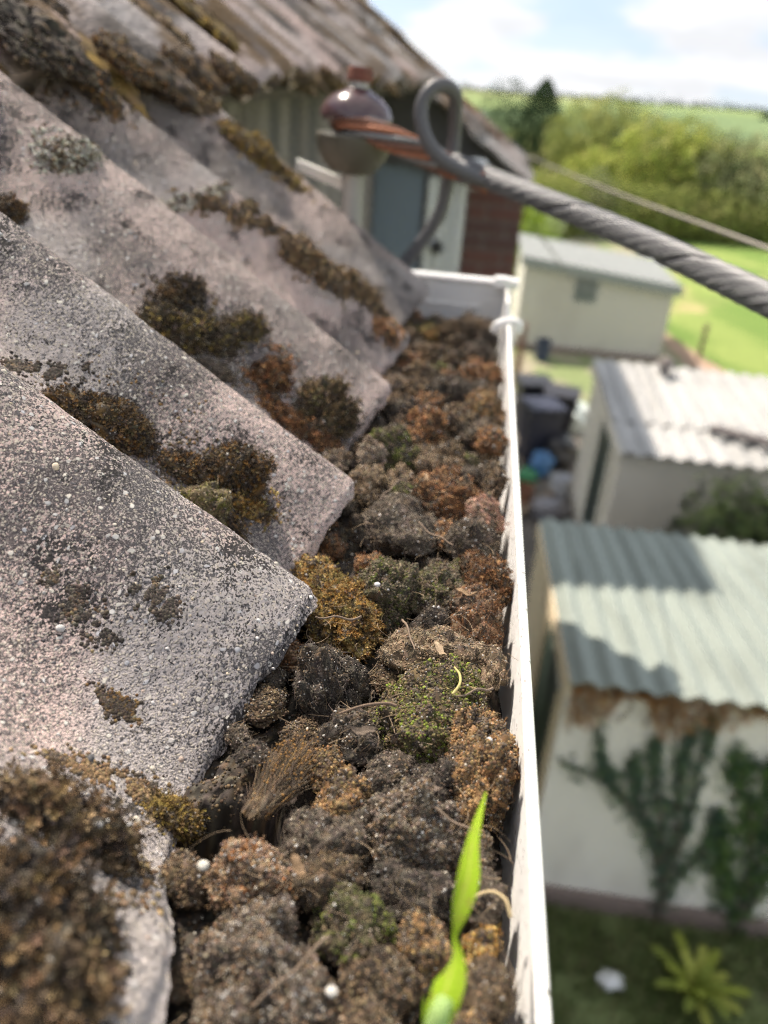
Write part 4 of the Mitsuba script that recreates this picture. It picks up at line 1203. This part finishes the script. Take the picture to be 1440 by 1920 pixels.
# shed C: the nearest, corrugated roof falling away from the house
C = thing('garden_shed', 'nearest white walled shed with pale green corrugated roof and climbing plants on its wall', 'shed')
zc = lambda x, y: -3.045 - (y - 3.87) * .134
put('wall', hull([[x, y, z] for x in (.875, 3.55) for y, z in ((4.0, G0 - .05), (4.0, -3.13), (6.50, -3.46), (6.50, G0 - .05))]), 'wall_c', C)
put('plinth', cbox(.86, 3.56, 3.955, 3.998, G0 - .02, G0 + .17, .01), 'plinth_mat', C)
RC = put('roof', hull([[x, y, zc(x, y) + o] for x in (.89, 3.5) for y in (3.98, 6.55) for o in (-.045, -.062)]), 'plinth_mat', C)
for k, (a, b) in enumerate(((.862, 1.80), (1.79, 2.72), (2.71, 3.64))):
    put('corrugated_sheet', corrugated(a, b, 3.86, 6.68, lambda x, y, k=k: zc(x, y) + .006 * (k % 2), .165, .018, phase=.03), 'sheet_c', RC, smooth=40)
put('door', cbox(.855, .872, 4.16, 5.02, G0 + .02, -3.42, .004), 'door_green', C)
for a, b in ((4.05, 4.15), (5.03, 5.12)):
    put('door_post', cbox(.845, .873, a, b, G0, -3.36, .004), 'cream_board', C)
put('barge_board', hull([[x, y, zc(x, y) - .03 - o] for x in (.842, .860) for y in (3.90, 6.62) for o in (0, .13)]), 'cream_board', C)
put('side_board', cbox(.848, .873, 5.14, 6.44, G0 + .3, -3.50, .004), 'cream_board', C)

# shed B: the middle one with the white roof
B = thing('garden_shed', 'middle shed with a nearly white corrugated roof and a dark green side door', 'shed')
zb = lambda x, y: -3.205 + (y - 8.04) * .030
put('wall', hull([[x, y, z] for x in (1.80, 5.9) for y, z in ((8.17, G0 - .05), (8.17, -3.29), (11.0, -3.21), (11.0, G0 - .05))]), 'wall_b', B)
RB = put('roof', hull([[x, y, zb(x, y) + o] for x in (1.82, 5.9) for y in (8.15, 11.02) for o in (-.05, -.066)]), 'plinth_mat', B)
for r, (ya, yb, o) in enumerate(((8.02, 9.05, 0), (8.90, 11.13, .016))):
    for a, b in ((1.76, 2.98), (2.96, 4.18), (4.16, 5.95)):
        put('corrugated_sheet', corrugated(a, b, ya, yb, lambda x, y, o=o: zb(x, y) + o, .205, .020, phase=.05 * r), 'sheet_b', RB, smooth=40)
put('door', cbox(1.775, 1.797, 8.75, 9.55, G0 + .02, -3.45, .004), 'door_green', B)
for a, b in ((8.60, 8.74), (9.56, 9.70)):
    put('door_post', cbox(1.77, 1.798, a, b, G0, -3.40, .004), 'wall_b', B)
put('barge_board', hull([[x, y, zb(x, y) - .02 - o] for x in (1.748, 1.766) for y in (8.06, 11.1) for o in (0, .12)]), 'wall_b', B)
tag(put('timber_beam', hull([[x, y, zb(x, y) + .05 + o] for x, y in ((2.80, 8.72), (2.86, 8.84), (4.2, 8.02 + .08), (4.26, 8.22)) for o in (0, .07)]), P((.13, .115, .11), .9)),
    'dark weathered beam lying on the white corrugated roof', 'beam')
VT = thing('roof_vent', 'small dark cowl standing at the back edge of the white corrugated roof', 'vent')
put('pipe', lathe([[0, 0], [.075, 0], [.075, .16], [0, .16]], 16).apply_translation([2.66, 10.72, zb(2.66, 10.72)]), P((.22, .20, .19), .8), VT, smooth=40)
put('cowl', lathe([[0, .17], [.13, .17], [.12, .21], [.05, .27], [0, .28]], 16).apply_translation([2.66, 10.72, zb(2.66, 10.72)]), P((.16, .14, .13), .8), VT, smooth=40)

# shed A: the far one with a window
A = thing('garden_shed', 'farthest cream shed with a low grey roof and one small window', 'shed')
x0, x1, ya, yb = 1.06, 4.52, 19.0, 22.2
za, zd = -3.14, -3.50
put('wall', hull([[x, y, z] for y in (ya, yb) for x, z in ((x0, G0 - .05), (x0, za), (x1, zd), (x1, G0 - .05))]), 'wall_a', A)
put('plinth', cbox(x0 - .03, x1 + .03, ya - .06, ya - .005, G0 - .02, G0 + .12, .01), 'plinth_mat', A)
put('roof', hull([[x, y, z + o] for y in (ya - .14, yb + .12) for x, z in ((x0 - .1, za + .03), (x1 + .12, zd + .03)) for o in (0, .07)]), P((.21, .225, .22), .9), A)
put('fascia', hull([[x, y, z + o] for y in (ya - .165, ya - .143) for x, z in ((x0 - .1, za + .1), (x1 + .14, zd + .1)) for o in (0, -.22)]), 'grey_fascia', A)
WA = put('window', cbox(2.27, 2.80, ya - .03, ya - .004, -3.98, -3.42, .008), P((.30, .32, .32), .6), A)
put('pane', box(2.31, 2.52, ya - .036, ya - .031, -3.93, -3.47), P((.10, .13, .14), .15, specular=.6), WA)
put('pane', box(2.55, 2.76, ya - .036, ya - .031, -3.93, -3.47), P((.10, .13, .14), .15, specular=.6), WA)

# the taller neighbouring house that stands behind the near roof and shades the sheds
NB = thing('neighbouring_house', 'tall rendered neighbouring house standing behind the near roof', 'house')
put('wall', box(-9.5, -2.4, 10.2, 15.8, G0 - .05, 5.7), 'render_mat', NB)
put('roof', hull([[-9.9, 9.9, 5.7], [-2.1, 9.9, 5.7], [-9.9, 16.1, 5.7], [-2.1, 16.1, 5.7], [-6, 10.1, 7.2], [-6, 15.9, 7.2]]), 'far_tile_mat', NB)


# ------------------------------------------------------------------ leaves: creepers, shrubs, trees
def leaves(p, n, size, rng, aspect=.62, fold=.25):
    """One pointed, folded leaf at each point, facing about n."""
    k = len(p)
    d = norm(n + rng.normal(0, .55, (k, 3)))
    a = norm(np.cross(d, rng.normal(0, 1, (k, 3))))
    b = np.cross(d, a)
    s = np.asarray(size).reshape(-1, 1) * np.ones((k, 1))
    w = s * aspect * .5
    v = np.stack([p - a * s * .5, p + b * w + d * w * fold, p + a * s * .5, p - b * w + d * w * fold], 1).reshape(-1, 3)
    i = np.arange(k)[:, None] * 4
    f = np.vstack([i + [0, 2, 1], i + [0, 3, 2]])
    return v, f, np.repeat(np.arange(k), 4)


def leaf_thing(key_name, parent, p, n, size, cols, rng, aspect=.62, mat='leaf_mat', label=None, scale=2.0):
    v, f, o = leaves(p, n, size, rng, aspect)
    c = np.array(cols)
    t = meshkit.fbm(p * scale, 2, 3) + rng.normal(0, .14, len(p))
    col = c[np.clip(((t - .2) / .6 * len(c)).astype(int), 0, len(c) - 1)] * rng.uniform(.7, 1.3, (len(p), 1))
    return put(key_name, (v, f), mat, parent, color=col[o])


rng = np.random.default_rng(31)
YW = 3.995
IV = thing('climbing_plant', 'dark green climber fanning up the white shed wall from one thick stem', 'climber')
root = [1.86, YW - .03, G0]
br = [[root, [1.80, YW - .04, -4.75], [1.62, YW - .04, -4.35], [1.36, YW - .04, -4.0], [1.20, YW - .04, -3.75], [1.11, YW - .04, -3.42]],
      [root, [1.80, YW - .04, -4.75], [1.66, YW - .04, -4.35], [1.50, YW - .04, -4.05], [1.42, YW - .04, -3.82], [1.38, YW - .04, -3.62]],
      [root, [1.82, YW - .04, -4.70], [1.70, YW - .04, -4.30], [1.60, YW - .04, -3.95], [1.50, YW - .04, -3.65], [1.47, YW - .04, -3.48]],
      [root, [1.83, YW - .04, -4.70], [1.78, YW - .04, -4.25], [1.72, YW - .04, -3.9], [1.67, YW - .04, -3.6], [1.69, YW - .04, -3.36]],
      [root, [1.84, YW - .04, -4.60], [1.84, YW - .04, -4.15], [1.80, YW - .04, -3.75], [1.79, YW - .04, -3.4], [1.76, YW - .04, -3.22]],
      [root, [1.90, YW - .04, -4.75], [1.98, YW - .04, -4.50], [2.03, YW - .04, -4.20], [2.0, YW - .04, -4.0]],
      [[1.36, YW - .04, -4.0], [1.24, YW - .04, -3.92], [1.08, YW - .04, -3.86], [.93, YW - .04, -3.78]]]
P_, N_ = [], []
for k, b in enumerate(br):
    s = spline(b, 60)
    put('stem', tube(s, np.linspace(.022 if k < 5 else .012, .004, 60), 6), P((.09, .075, .06), .9), IV, smooth=True)
    m = 330 if k < 6 else 60
    t = rng.beta(2.2, 1.25, m) * 59
    q = s[t.astype(int)] + rng.normal(0, 1, (m, 3)) * [.038, .03, .045] * (np.clip(1.5 - t / 59, .5, 1.1)[:, None])
    P_.append(q)
    N_.append(np.tile([0, -1, .45], (m, 1)))
P_, N_ = np.vstack(P_), np.vstack(N_)
P_[:, 1] = np.minimum(P_[:, 1], YW - .012)
leaf_thing('leaves', IV, P_, N_, rng.uniform(.028, .05, len(P_)), [(.075, .125, .09), (.095, .15, .10), (.13, .20, .10), (.08, .13, .10)], rng, .7, scale=6)
IV2 = thing('climbing_plant', 'second green climber at the right edge of the white shed wall', 'climber')
root = [2.42, YW - .03, G0]
P_ = []
for k, b in enumerate([[root, [2.36, YW - .04, -4.7], [2.30, YW - .04, -4.3], [2.18, YW - .04, -3.95], [2.06, YW - .04, -3.68], [1.98, YW - .04, -3.5]],
                       [root, [2.40, YW - .04, -4.6], [2.34, YW - .04, -4.1], [2.26, YW - .04, -3.7], [2.20, YW - .04, -3.55]],
                       [root, [2.48, YW - .04, -4.6], [2.46, YW - .04, -4.1], [2.42, YW - .04, -3.8]],
                       [root, [2.24, YW - .04, -4.75], [2.14, YW - .04, -4.45], [2.08, YW - .04, -4.1]]]):
    s = spline(b, 50)
    put('stem', tube(s, np.linspace(.018, .004, 50), 6), P((.09, .075, .06), .9), IV2, smooth=True)
    m = 520
    t = rng.beta(1.8, 1.2, m) * 49
    P_.append(s[t.astype(int)] + rng.normal(0, 1, (m, 3)) * [.06, .03, .06])
P_ = np.vstack(P_)
P_[:, 1] = np.minimum(P_[:, 1], YW - .012)
leaf_thing('leaves', IV2, P_, np.tile([0, -1, .45], (len(P_), 1)), rng.uniform(.03, .052, len(P_)), [(.05, .10, .05), (.09, .16, .055), (.13, .21, .06), (.06, .11, .06)], rng, .7, scale=6)
DC = thing('dead_creeper', 'dry orange brown creeper hanging under the pale green corrugated roof edge', 'creeper')
m = 2600
x = rng.uniform(.89, 2.6, m)
dens = meshkit.fbm(np.stack([x * 4.0, 0 * x, 0 * x], -1), 2, 4)
hang = np.clip((dens - .25) * 1.1, .04, .5) * np.where(x < 1.7, 1, .55)
P_ = np.stack([x, YW - .03 - .09 * rng.random(m), -3.10 - rng.random(m) ** 1.3 * hang * .75], -1)
P_ = P_[rng.random(m) < np.where(x < 1.6, .95, .45)]
leaf_thing('dry_leaves', DC, P_, np.tile([0, -1, .3], (len(P_), 1)), rng.uniform(.02, .042, len(P_)), [(.30, .15, .06), (.38, .21, .09), (.22, .12, .06), (.46, .28, .13)], rng, .7, scale=6)
for k in range(6):
    xx = .95 + k * .15
    put('stem', tube(spline([[xx, YW - .02, -3.14], [xx + .03 * math.sin(k), YW - .03, -3.28], [xx + .05 * math.sin(k * 2), YW - .02, -3.42]], 14), .006, 5), P((.14, .09, .06), .9), DC)

YU = thing('spiky_plant', 'yellow green rosette plant with broad strap leaves in the garden grass', 'plant')
rng = np.random.default_rng(37)
for k in range(17):
    a, el = k * 2.399, math.radians(22 + 50 * (k / 17) ** 1.3)
    L = rng.uniform(.25, .38)
    d, b = np.array([math.cos(a), math.sin(a), 0]), np.array([2.0, 3.42, G0])
    pth = [b + d * .02, b + d * L * .45 * math.cos(el) + Z * (.06 + L * .55 * math.sin(el)), b + d * L * .95 * math.cos(el) + Z * (.06 + L * .75 * math.sin(el)), b + d * L * 1.15 * math.cos(el) + Z * (.05 + L * .70 * math.sin(el))]
    pth = spline(pth, 16)
    w = .034 * np.interp(np.linspace(0, 1, 16), [0, .3, .7, 1], [.55, 1, .9, .05])
    s = np.array([-d[1], d[0], 0])
    v = np.stack([pth - s * w[:, None], pth - Z * w[:, None] * .3, pth + s * w[:, None]], 1).reshape(-1, 3)
    put('leaf', (v, grid_faces(16, 3)), {'type': 'principledthin', 'base_color': {'type': 'rgb', 'value': [(.36, .42, .08), (.29, .35, .08), (.43, .46, .11)][k % 3]}, 'roughness': .45, 'diff_trans': .7}, YU, smooth=True)

m = trimesh.creation.icosphere(subdivisions=3)
m.vertices *= 1 + 1.0 * (meshkit.fbm(np.array(m.vertices) * 2.3, 3, 4)[:, None] - .5)
m.vertices = np.array(m.vertices) * [.085, .065, .04] + [1.46, 3.42, G0 + .05]
tag(put('plastic_bag', m, P((.75, .76, .78), .4), smooth=True), 'crumpled white bag lying in the grass below the white shed wall', 'bag')

# tufts of grass near the wall
rng = np.random.default_rng(41)
m = 9000
p = np.stack([rng.uniform(.35, 3.1, m), rng.uniform(2.5, 3.93, m), np.full(m, G0)], -1)
p = p[meshkit.fbm(p * 2.2, 3, 6) + rng.normal(0, .06, m) > .45]
m = len(p)
hh = rng.uniform(.05, .14, m)[:, None]
d = norm(rng.normal(0, 1, (m, 3)) * [1, 1, 0])
tip = p + Z * hh + d * hh * rng.uniform(.3, 1.0, (m, 1))
s = np.cross(d, Z) * .006
v = np.stack([p - s, p + s, tip], 1).reshape(-1, 3)
col = np.array([(.12, .17, .06), (.16, .21, .07), (.24, .22, .12), (.09, .125, .05)])[rng.integers(0, 4, m)]
tag(put('grass', (v, np.arange(3 * m).reshape(-1, 3)), 'leaf_mat', color=np.repeat(col, 3, 0)), 'tufts of rough grass along the foot of the nearest shed', kind='stuff')


def ball(c, r, rng, m, lobes=1, squash=1.0):
    """Points and outward directions through a lumpy crown."""
    d = norm(rng.normal(0, 1, (m, 3)))
    f = meshkit.fbm(d * 2.2 + np.asarray(c) * .37, 3, 5)
    rad = (.55 + .9 * f) * (1 - .55 * rng.random(m) ** 2.2)
    p = np.asarray(c) + d * rad[:, None] * np.asarray(r)
    return p, d


def shrub(name, c, r, cols, label, catg, size, m, rng, trunk=None, group=None, scale=.8, mat='leaf_mat'):
    k = thing(name, label, catg, group)
    p, d = ball(c, r, rng, m)
    leaf_thing('crown', k, p, d + [0, 0, .5], rng.uniform(.6, 1.3, m) * size, cols, rng, .7, mat, scale=scale)
    base = np.array([c[0], c[1], G0])
    top = np.array(c) + [0, 0, r[2] * .35]
    put('trunk', tube(spline([base, base + [.05, .03, (top[2] - G0) * .5], top], 12), np.linspace(.09 if trunk is None else trunk, .03, 12), 7), P((.09, .07, .05), .9), k)
    for q in range(3):
        a = q * 2.1 + c[0]
        st = base + [.05, .03, (top[2] - G0) * .45]
        put('limb', tube(spline([st, st + [math.cos(a) * r[0] * .3, math.sin(a) * r[1] * .3, r[2] * .4], st + [math.cos(a) * r[0] * .6, math.sin(a) * r[1] * .6, r[2] * .7]], 8), np.linspace(.05, .015, 8), 5), P((.09, .07, .05), .9), k)
    return k


rng = np.random.default_rng(51)
shrub('evergreen_shrub', (3.28, 7.2, -4.25), (1.2, .75, 1.15), [(.022, .034, .016), (.035, .05, .02), (.05, .07, .028), (.03, .045, .022)], 'dark glossy evergreen shrub in front of the middle shed', 'shrub', .095, 8000, rng, mat='dark_leaf_mat')
YG = [(.32, .38, .085), (.40, .43, .11), (.26, .32, .08), (.45, .45, .15)]
OL = [(.25, .29, .09), (.33, .36, .11), (.20, .25, .08), (.40, .40, .15)]
DK = [(.05, .08, .04), (.065, .10, .047), (.04, .065, .034), (.09, .12, .055)]
GG = [(.26, .29, .14), (.33, .35, .18), (.20, .24, .11), (.40, .40, .21)]
for c, r, cols, label in [
        ((1.4, 70, -2.2), (3.4, 3.0, 3.5), DK, 'dark bushy tree at the left end of the tree line, next to the roof'),
        ((5.9, 60, -2.4), (2.6, 2.4, 2.9), OL, 'mid green tree right of the pointed conifer'),
        ((7.6, 58, -2.2), (2.6, 2.4, 3.3), OL, 'olive tree with a small pointed top in the middle of the tree line'),
        ((5.5, 46, -3.6), (1.9, 1.9, 1.8), YG, 'small yellow green tree before the olive one'),
        ((7.9, 43.8, -2.6), (2.4, 2.2, 2.6), YG, 'bright yellow green tree standing highest over the hedge'),
        ((9.6, 43.4, -2.8), (1.9, 1.9, 2.2), YG, 'yellow green tree beside the brightest one'),
        ((10.9, 42.8, -3.0), (1.9, 1.8, 2.2), GG, 'grey green tree right of the two yellow green ones'),
        ((12.8, 42.5, -2.9), (2.1, 2.0, 2.3), GG, 'grey green tree near the right edge of the picture'),
        ((15.2, 43.0, -2.9), (2.4, 2.0, 2.4), OL, 'olive tree cut by the right edge of the picture'),
        ((10.0, 62, -2.4), (2.6, 2.4, 2.6), GG, 'pale tree behind the yellow green ones'),
        ((14.0, 64, -2.6), (3.0, 2.6, 2.4), OL, 'far tree behind the grey green ones')]:
    shrub('tree', c, r, cols, label, 'tree', .30, 2600, rng, trunk=.16, mat='dark_leaf_mat' if cols is DK else 'leaf_mat')
k = thing('conifer', 'dark pointed conifer rising above the tree line', 'tree')
t = rng.random(3200) ** 1.2
a = rng.uniform(0, 2 * np.pi, 3200)
rad = (1 - t) ** .7 * 3.2 * (.55 + .5 * rng.random(3200)) + .08
p = np.stack([3.55 + rad * np.cos(a), 70.5 + rad * np.sin(a), -4.8 + t * 6.6], -1)
leaf_thing('crown', k, p, np.stack([np.cos(a), np.sin(a), 0 * a + .3], -1), rng.uniform(.2, .38, 3200), DK, rng, .6, 'dark_leaf_mat')
put('trunk', tube([[3.55, 70.5, G0], [3.55, 70.5, 1.2]], [.16, .03], 7), P((.09, .07, .05), .9), k)
hed = [(1.9, 39.0, 'yellow green bush at the left end of the low row of bushes', YG, 1.25, 1.25), (3.4, 38.4, 'second bush of the low row, olive', OL, 1.3, 1.3), (4.9, 39.4, 'third bush of the low row, pale green', GG, 1.3, 1.35),
       (6.3, 39.8, 'fourth bush of the low row, olive, beside the lawn corner', OL, 1.3, 1.2), (7.8, 40.2, 'dark bush at the left end of the shaded hedge', OL, 1.3, 1.15), (9.4, 40.9, 'dark bush of the shaded hedge below the bright tree', OL, 1.4, 1.2),
       (11.0, 41.2, 'dark bush of the shaded hedge below the grey green trees', OL, 1.4, 1.25), (12.7, 41.3, 'last but one dark bush of the shaded hedge', OL, 1.4, 1.3), (14.4, 41.8, 'dark bush of the shaded hedge at the right edge', OL, 1.5, 1.3)]
for x, y, lab, cols, r, hz in hed:
    shrub('bush', (x, y, G0 + hz * .85), (r, r, hz * 1.15), cols, lab, 'bush', .22, 1700, rng)
shrub('bush', (1.55, 27.5, -4.25), (1.0, 1.0, 1.25), [(.20, .30, .03), (.27, .36, .045), (.15, .24, .03)], 'vivid green bush just right of the brick pier, behind the far shed', 'bush', .16, 1600, rng)
rng = np.random.default_rng(57)
RD = thing('tall_reeds', 'pale upright reeds behind the far shed', 'plant')
for k in range(14):
    b = np.array([2.0 + rng.uniform(-.7, .7), 29 + rng.uniform(-.5, .5), G0])
    dd = np.array([rng.uniform(-.1, .75), rng.uniform(-.2, .2), rng.uniform(1.9, 2.9)])
    pth = spline([b, b + dd * .6, b + dd + [.2, 0, -.1]], 12)
    w = .06 * np.interp(np.linspace(0, 1, 12), [0, .5, 1], [.7, 1, .05])
    v = np.stack([pth - X * w[:, None], pth + X * w[:, None]], 1).reshape(-1, 3)
    put('reed', (v, grid_faces(12, 2)), {'type': 'principledthin', 'base_color': {'type': 'rgb', 'value': [.34, .40, .22]}, 'roughness': .6, 'diff_trans': .7}, RD, smooth=True)

# hills and hedges on the skyline
xs, ys = np.linspace(-700, 1200, 96), np.concatenate([np.linspace(140, 500, 30), np.linspace(530, 1900, 40)])
X_, Y_ = np.meshgrid(xs, ys, indexing='ij')
q = np.stack([X_ / 420, Y_ / 420, 0 * X_], -1)
Z_ = G0 - .6 + 14.0 * np.clip((Y_ - 140) / 760, 0, 1) ** 1.15 + 5.0 * (meshkit.fbm(q, 3, 2) - .5) * np.clip((Y_ - 140) / 400, 0, 1) - 12 * np.clip((Y_ - 1000) / 900, 0, 1)


def hill_colour(p, n, uv):
    d, d2, r = voronoi(p.x / 150 + .35, p.y / 260)
    c = mix(mi.Color3f(.17, .22, .09), mi.Color3f(.30, .28, .14), smoothstep(.45, .75, r))
    c = mix(c, mi.Color3f(.13, .18, .085), smoothstep(.32, .12, r))
    return mix(c, mi.Color3f(.05, .085, .045), smoothstep(.07, .035, d2 - d))


tag(put('hills', (np.stack([X_, Y_, Z_], -1).reshape(-1, 3), grid_faces(96, 70)), P(proc(hill_colour), .95, specular=.1), smooth=True), 'low green hills with fields on the skyline', kind='structure')
rng = np.random.default_rng(61)
from scipy.interpolate import RegularGridInterpolator
zh = RegularGridInterpolator((xs, ys), Z_)
pts = []
for (xa, ya_, xb, yb_, n) in ((-40, 800, 420, 860, 170), (150, 520, 330, 545, 60), (210, 330, 280, 600, 40)):
    for s in np.linspace(0, 1, n):
        x, y = xa + (xb - xa) * s + rng.normal(0, 1.2), ya_ + (yb_ - ya_) * s + rng.normal(0, 1.2)
        h = rng.uniform(1.2, 3.0) * (1.8 if rng.random() < .12 else 1)
        pp, dd = ball((x, y, float(zh((x, y))) + h * .7), (h * 1.3, h * 1.3, h), rng, 60)
        pts.append((pp, dd))
p, d = np.vstack([a for a, b in pts]), np.vstack([b for a, b in pts])
v, f, o = leaves(p, d, rng.uniform(.8, 1.7, len(p)), rng, .8)
tag(put('far_hedgerows', (v, f), 'leaf_mat', color=(np.array([[.06, .095, .05]]) * rng.uniform(.7, 1.3, (len(p), 1)))[o]), 'far dark hedgerows and trees along the hill fields', kind='stuff')

# ------------------------------------------------------------------ things left in the yard
def bucket(name, x, y, r, h, col, label, catg, rough=.45):
    m = lathe([[0, 0], [r * .8, 0], [r, h], [r * 1.06, h], [r * 1.06, h * .95], [r * .96, h * .95], [r * .9, .04], [0, .04]], 24)
    m.apply_translation([x, y, G0 + .005])
    return tag(put(name, m, P(col, rough), smooth=35), label, catg)


def bagged(name, x, y, r, h, col, label, seed, catg='bag', rough=.3):
    m = trimesh.creation.icosphere(subdivisions=3)
    d = np.array(m.vertices)
    m.vertices = d * (1 + .95 * (meshkit.fbm(d * 2.8 + seed, 4, seed)[:, None] - .5)) * [r, r, h * .55] + [x, y, G0 + h * .47]
    return tag(put(name, m, P(col, rough, specular=.6), smooth=True), label, catg)


def wheelie(x, y, col, label, rot=.2):
    k = thing('wheelie_bin', label, 'bin')
    R = trimesh.transformations.rotation_matrix(rot, [0, 0, 1])
    tr_ = lambda m: m.apply_transform(R).apply_translation([x, y, G0])
    put('body', tr_(hull([[a * w, b * w, z] for a in (-1, 1) for b in (-1, 1) for w, z in ((.21, .06), (.28, .95))])), P(col, .5), k)
    put('lid', tr_(cbox(-.30, .30, -.33, .30, .955, 1.02, .02)), P(col, .45), k)
    for s in (-.2, .2):
        put('wheel', tr_(trimesh.creation.cylinder(.09, .05, sections=18).apply_transform(trimesh.transformations.rotation_matrix(math.pi / 2, [0, 1, 0])).apply_translation([s, .24, .09])), P((.02, .02, .02), .7), k)
    return k


wheelie(1.22, 13.4, (.018, .02, .026), 'black wheelie bin in the yard behind the white gutter lip')
wheelie(1.66, 12.95, (.022, .022, .028), 'second dark wheelie bin, nearer the middle shed', -.15)
wheelie(1.30, 12.2, (.02, .024, .045), 'dark blue black bin in front of the two black ones', .35)
bagged('rubbish_sack', 1.62, 12.1, .34, .55, (.022, .022, .026), 'black rubbish sack between the bins and the shed door', 3)
bagged('tarpaulin', 1.36, 11.62, .17, .42, (.07, .20, .42), 'crumpled bright blue tarpaulin in the yard', 5)
bagged('tarpaulin', 1.13, 11.25, .16, .25, (.03, .22, .08), 'small green tarpaulin in front of the blue one', 6)
bucket('bucket', 1.62, 11.0, .15, .30, (.60, .62, .66), 'pale bucket near the shed door in the yard', 'bucket')
bucket('bucket', 1.30, 13.95, .16, .28, (.45, .45, .46), 'grey bucket behind the black bins', 'bucket')
bucket('flower_pot', 1.05, 10.55, .15, .28, (.30, .15, .09), 'brown flower pot by the house side of the yard', 'pot', .8)
bagged('white_sheet', 2.05, 13.9, .34, .50, (.62, .68, .66), 'pale crumpled sheet beside the wall of the middle shed', 8)
bagged('grey_sack', 1.14, 14.5, .28, .40, (.32, .31, .32), 'pale grey sack at the back of the yard', 9)
bagged('grey_sack', 1.42, 10.2, .26, .30, (.20, .19, .20), 'dark grey sack lying near the back edge of the nearest shed', 12)
bucket('blue_drum', 1.70, 18.1, .17, .48, (.025, .04, .09), 'dark blue drum standing before the far cream shed', 'drum')
PO = thing('wooden_post', 'reddish brown post standing behind the gutter lip', 'post')
put('shaft', cbox(1.02, 1.14, 16.2, 16.32, G0, G0 + 1.2, .01), P((.20, .10, .075), .85), PO)
put('cap', hull([[1.0, 16.18, G0 + 1.205], [1.16, 16.18, G0 + 1.205], [1.0, 16.34, G0 + 1.205], [1.16, 16.34, G0 + 1.205], [1.08, 16.26, G0 + 1.28]]), P((.16, .08, .06), .85), PO)
for i, (x, y, r) in enumerate(((1.0, 10.9, .3), (1.25, 10.5, -.2))):
    m = cbox(-.9, .9, -.07, .07, 0, .03, .004)
    m.apply_transform(trimesh.transformations.rotation_matrix(1.2 + r, [0, 0, 1]))
    m.apply_translation([x, y, G0 + .012 + .05 * i])
    tag(put('plank', m, P((.24, .18, .12), .85)), ('weathered plank lying on the yard floor', 'second plank lying across the yard nearer the sacks')[i], 'plank')
for i in range(4):
    xx, yy_ = [(5.0, 22.9), (5.55, 19.6), (6.45, 16.5), (7.6, 14.2)][i]
    tag(put('fence_post', cbox(xx, xx + .09, yy_, yy_ + .09, G0, G0 + .85, .01), P((.16, .12, .09), .9)), 'thin wooden fence post along the brown track', 'post', 'fence posts along the track')
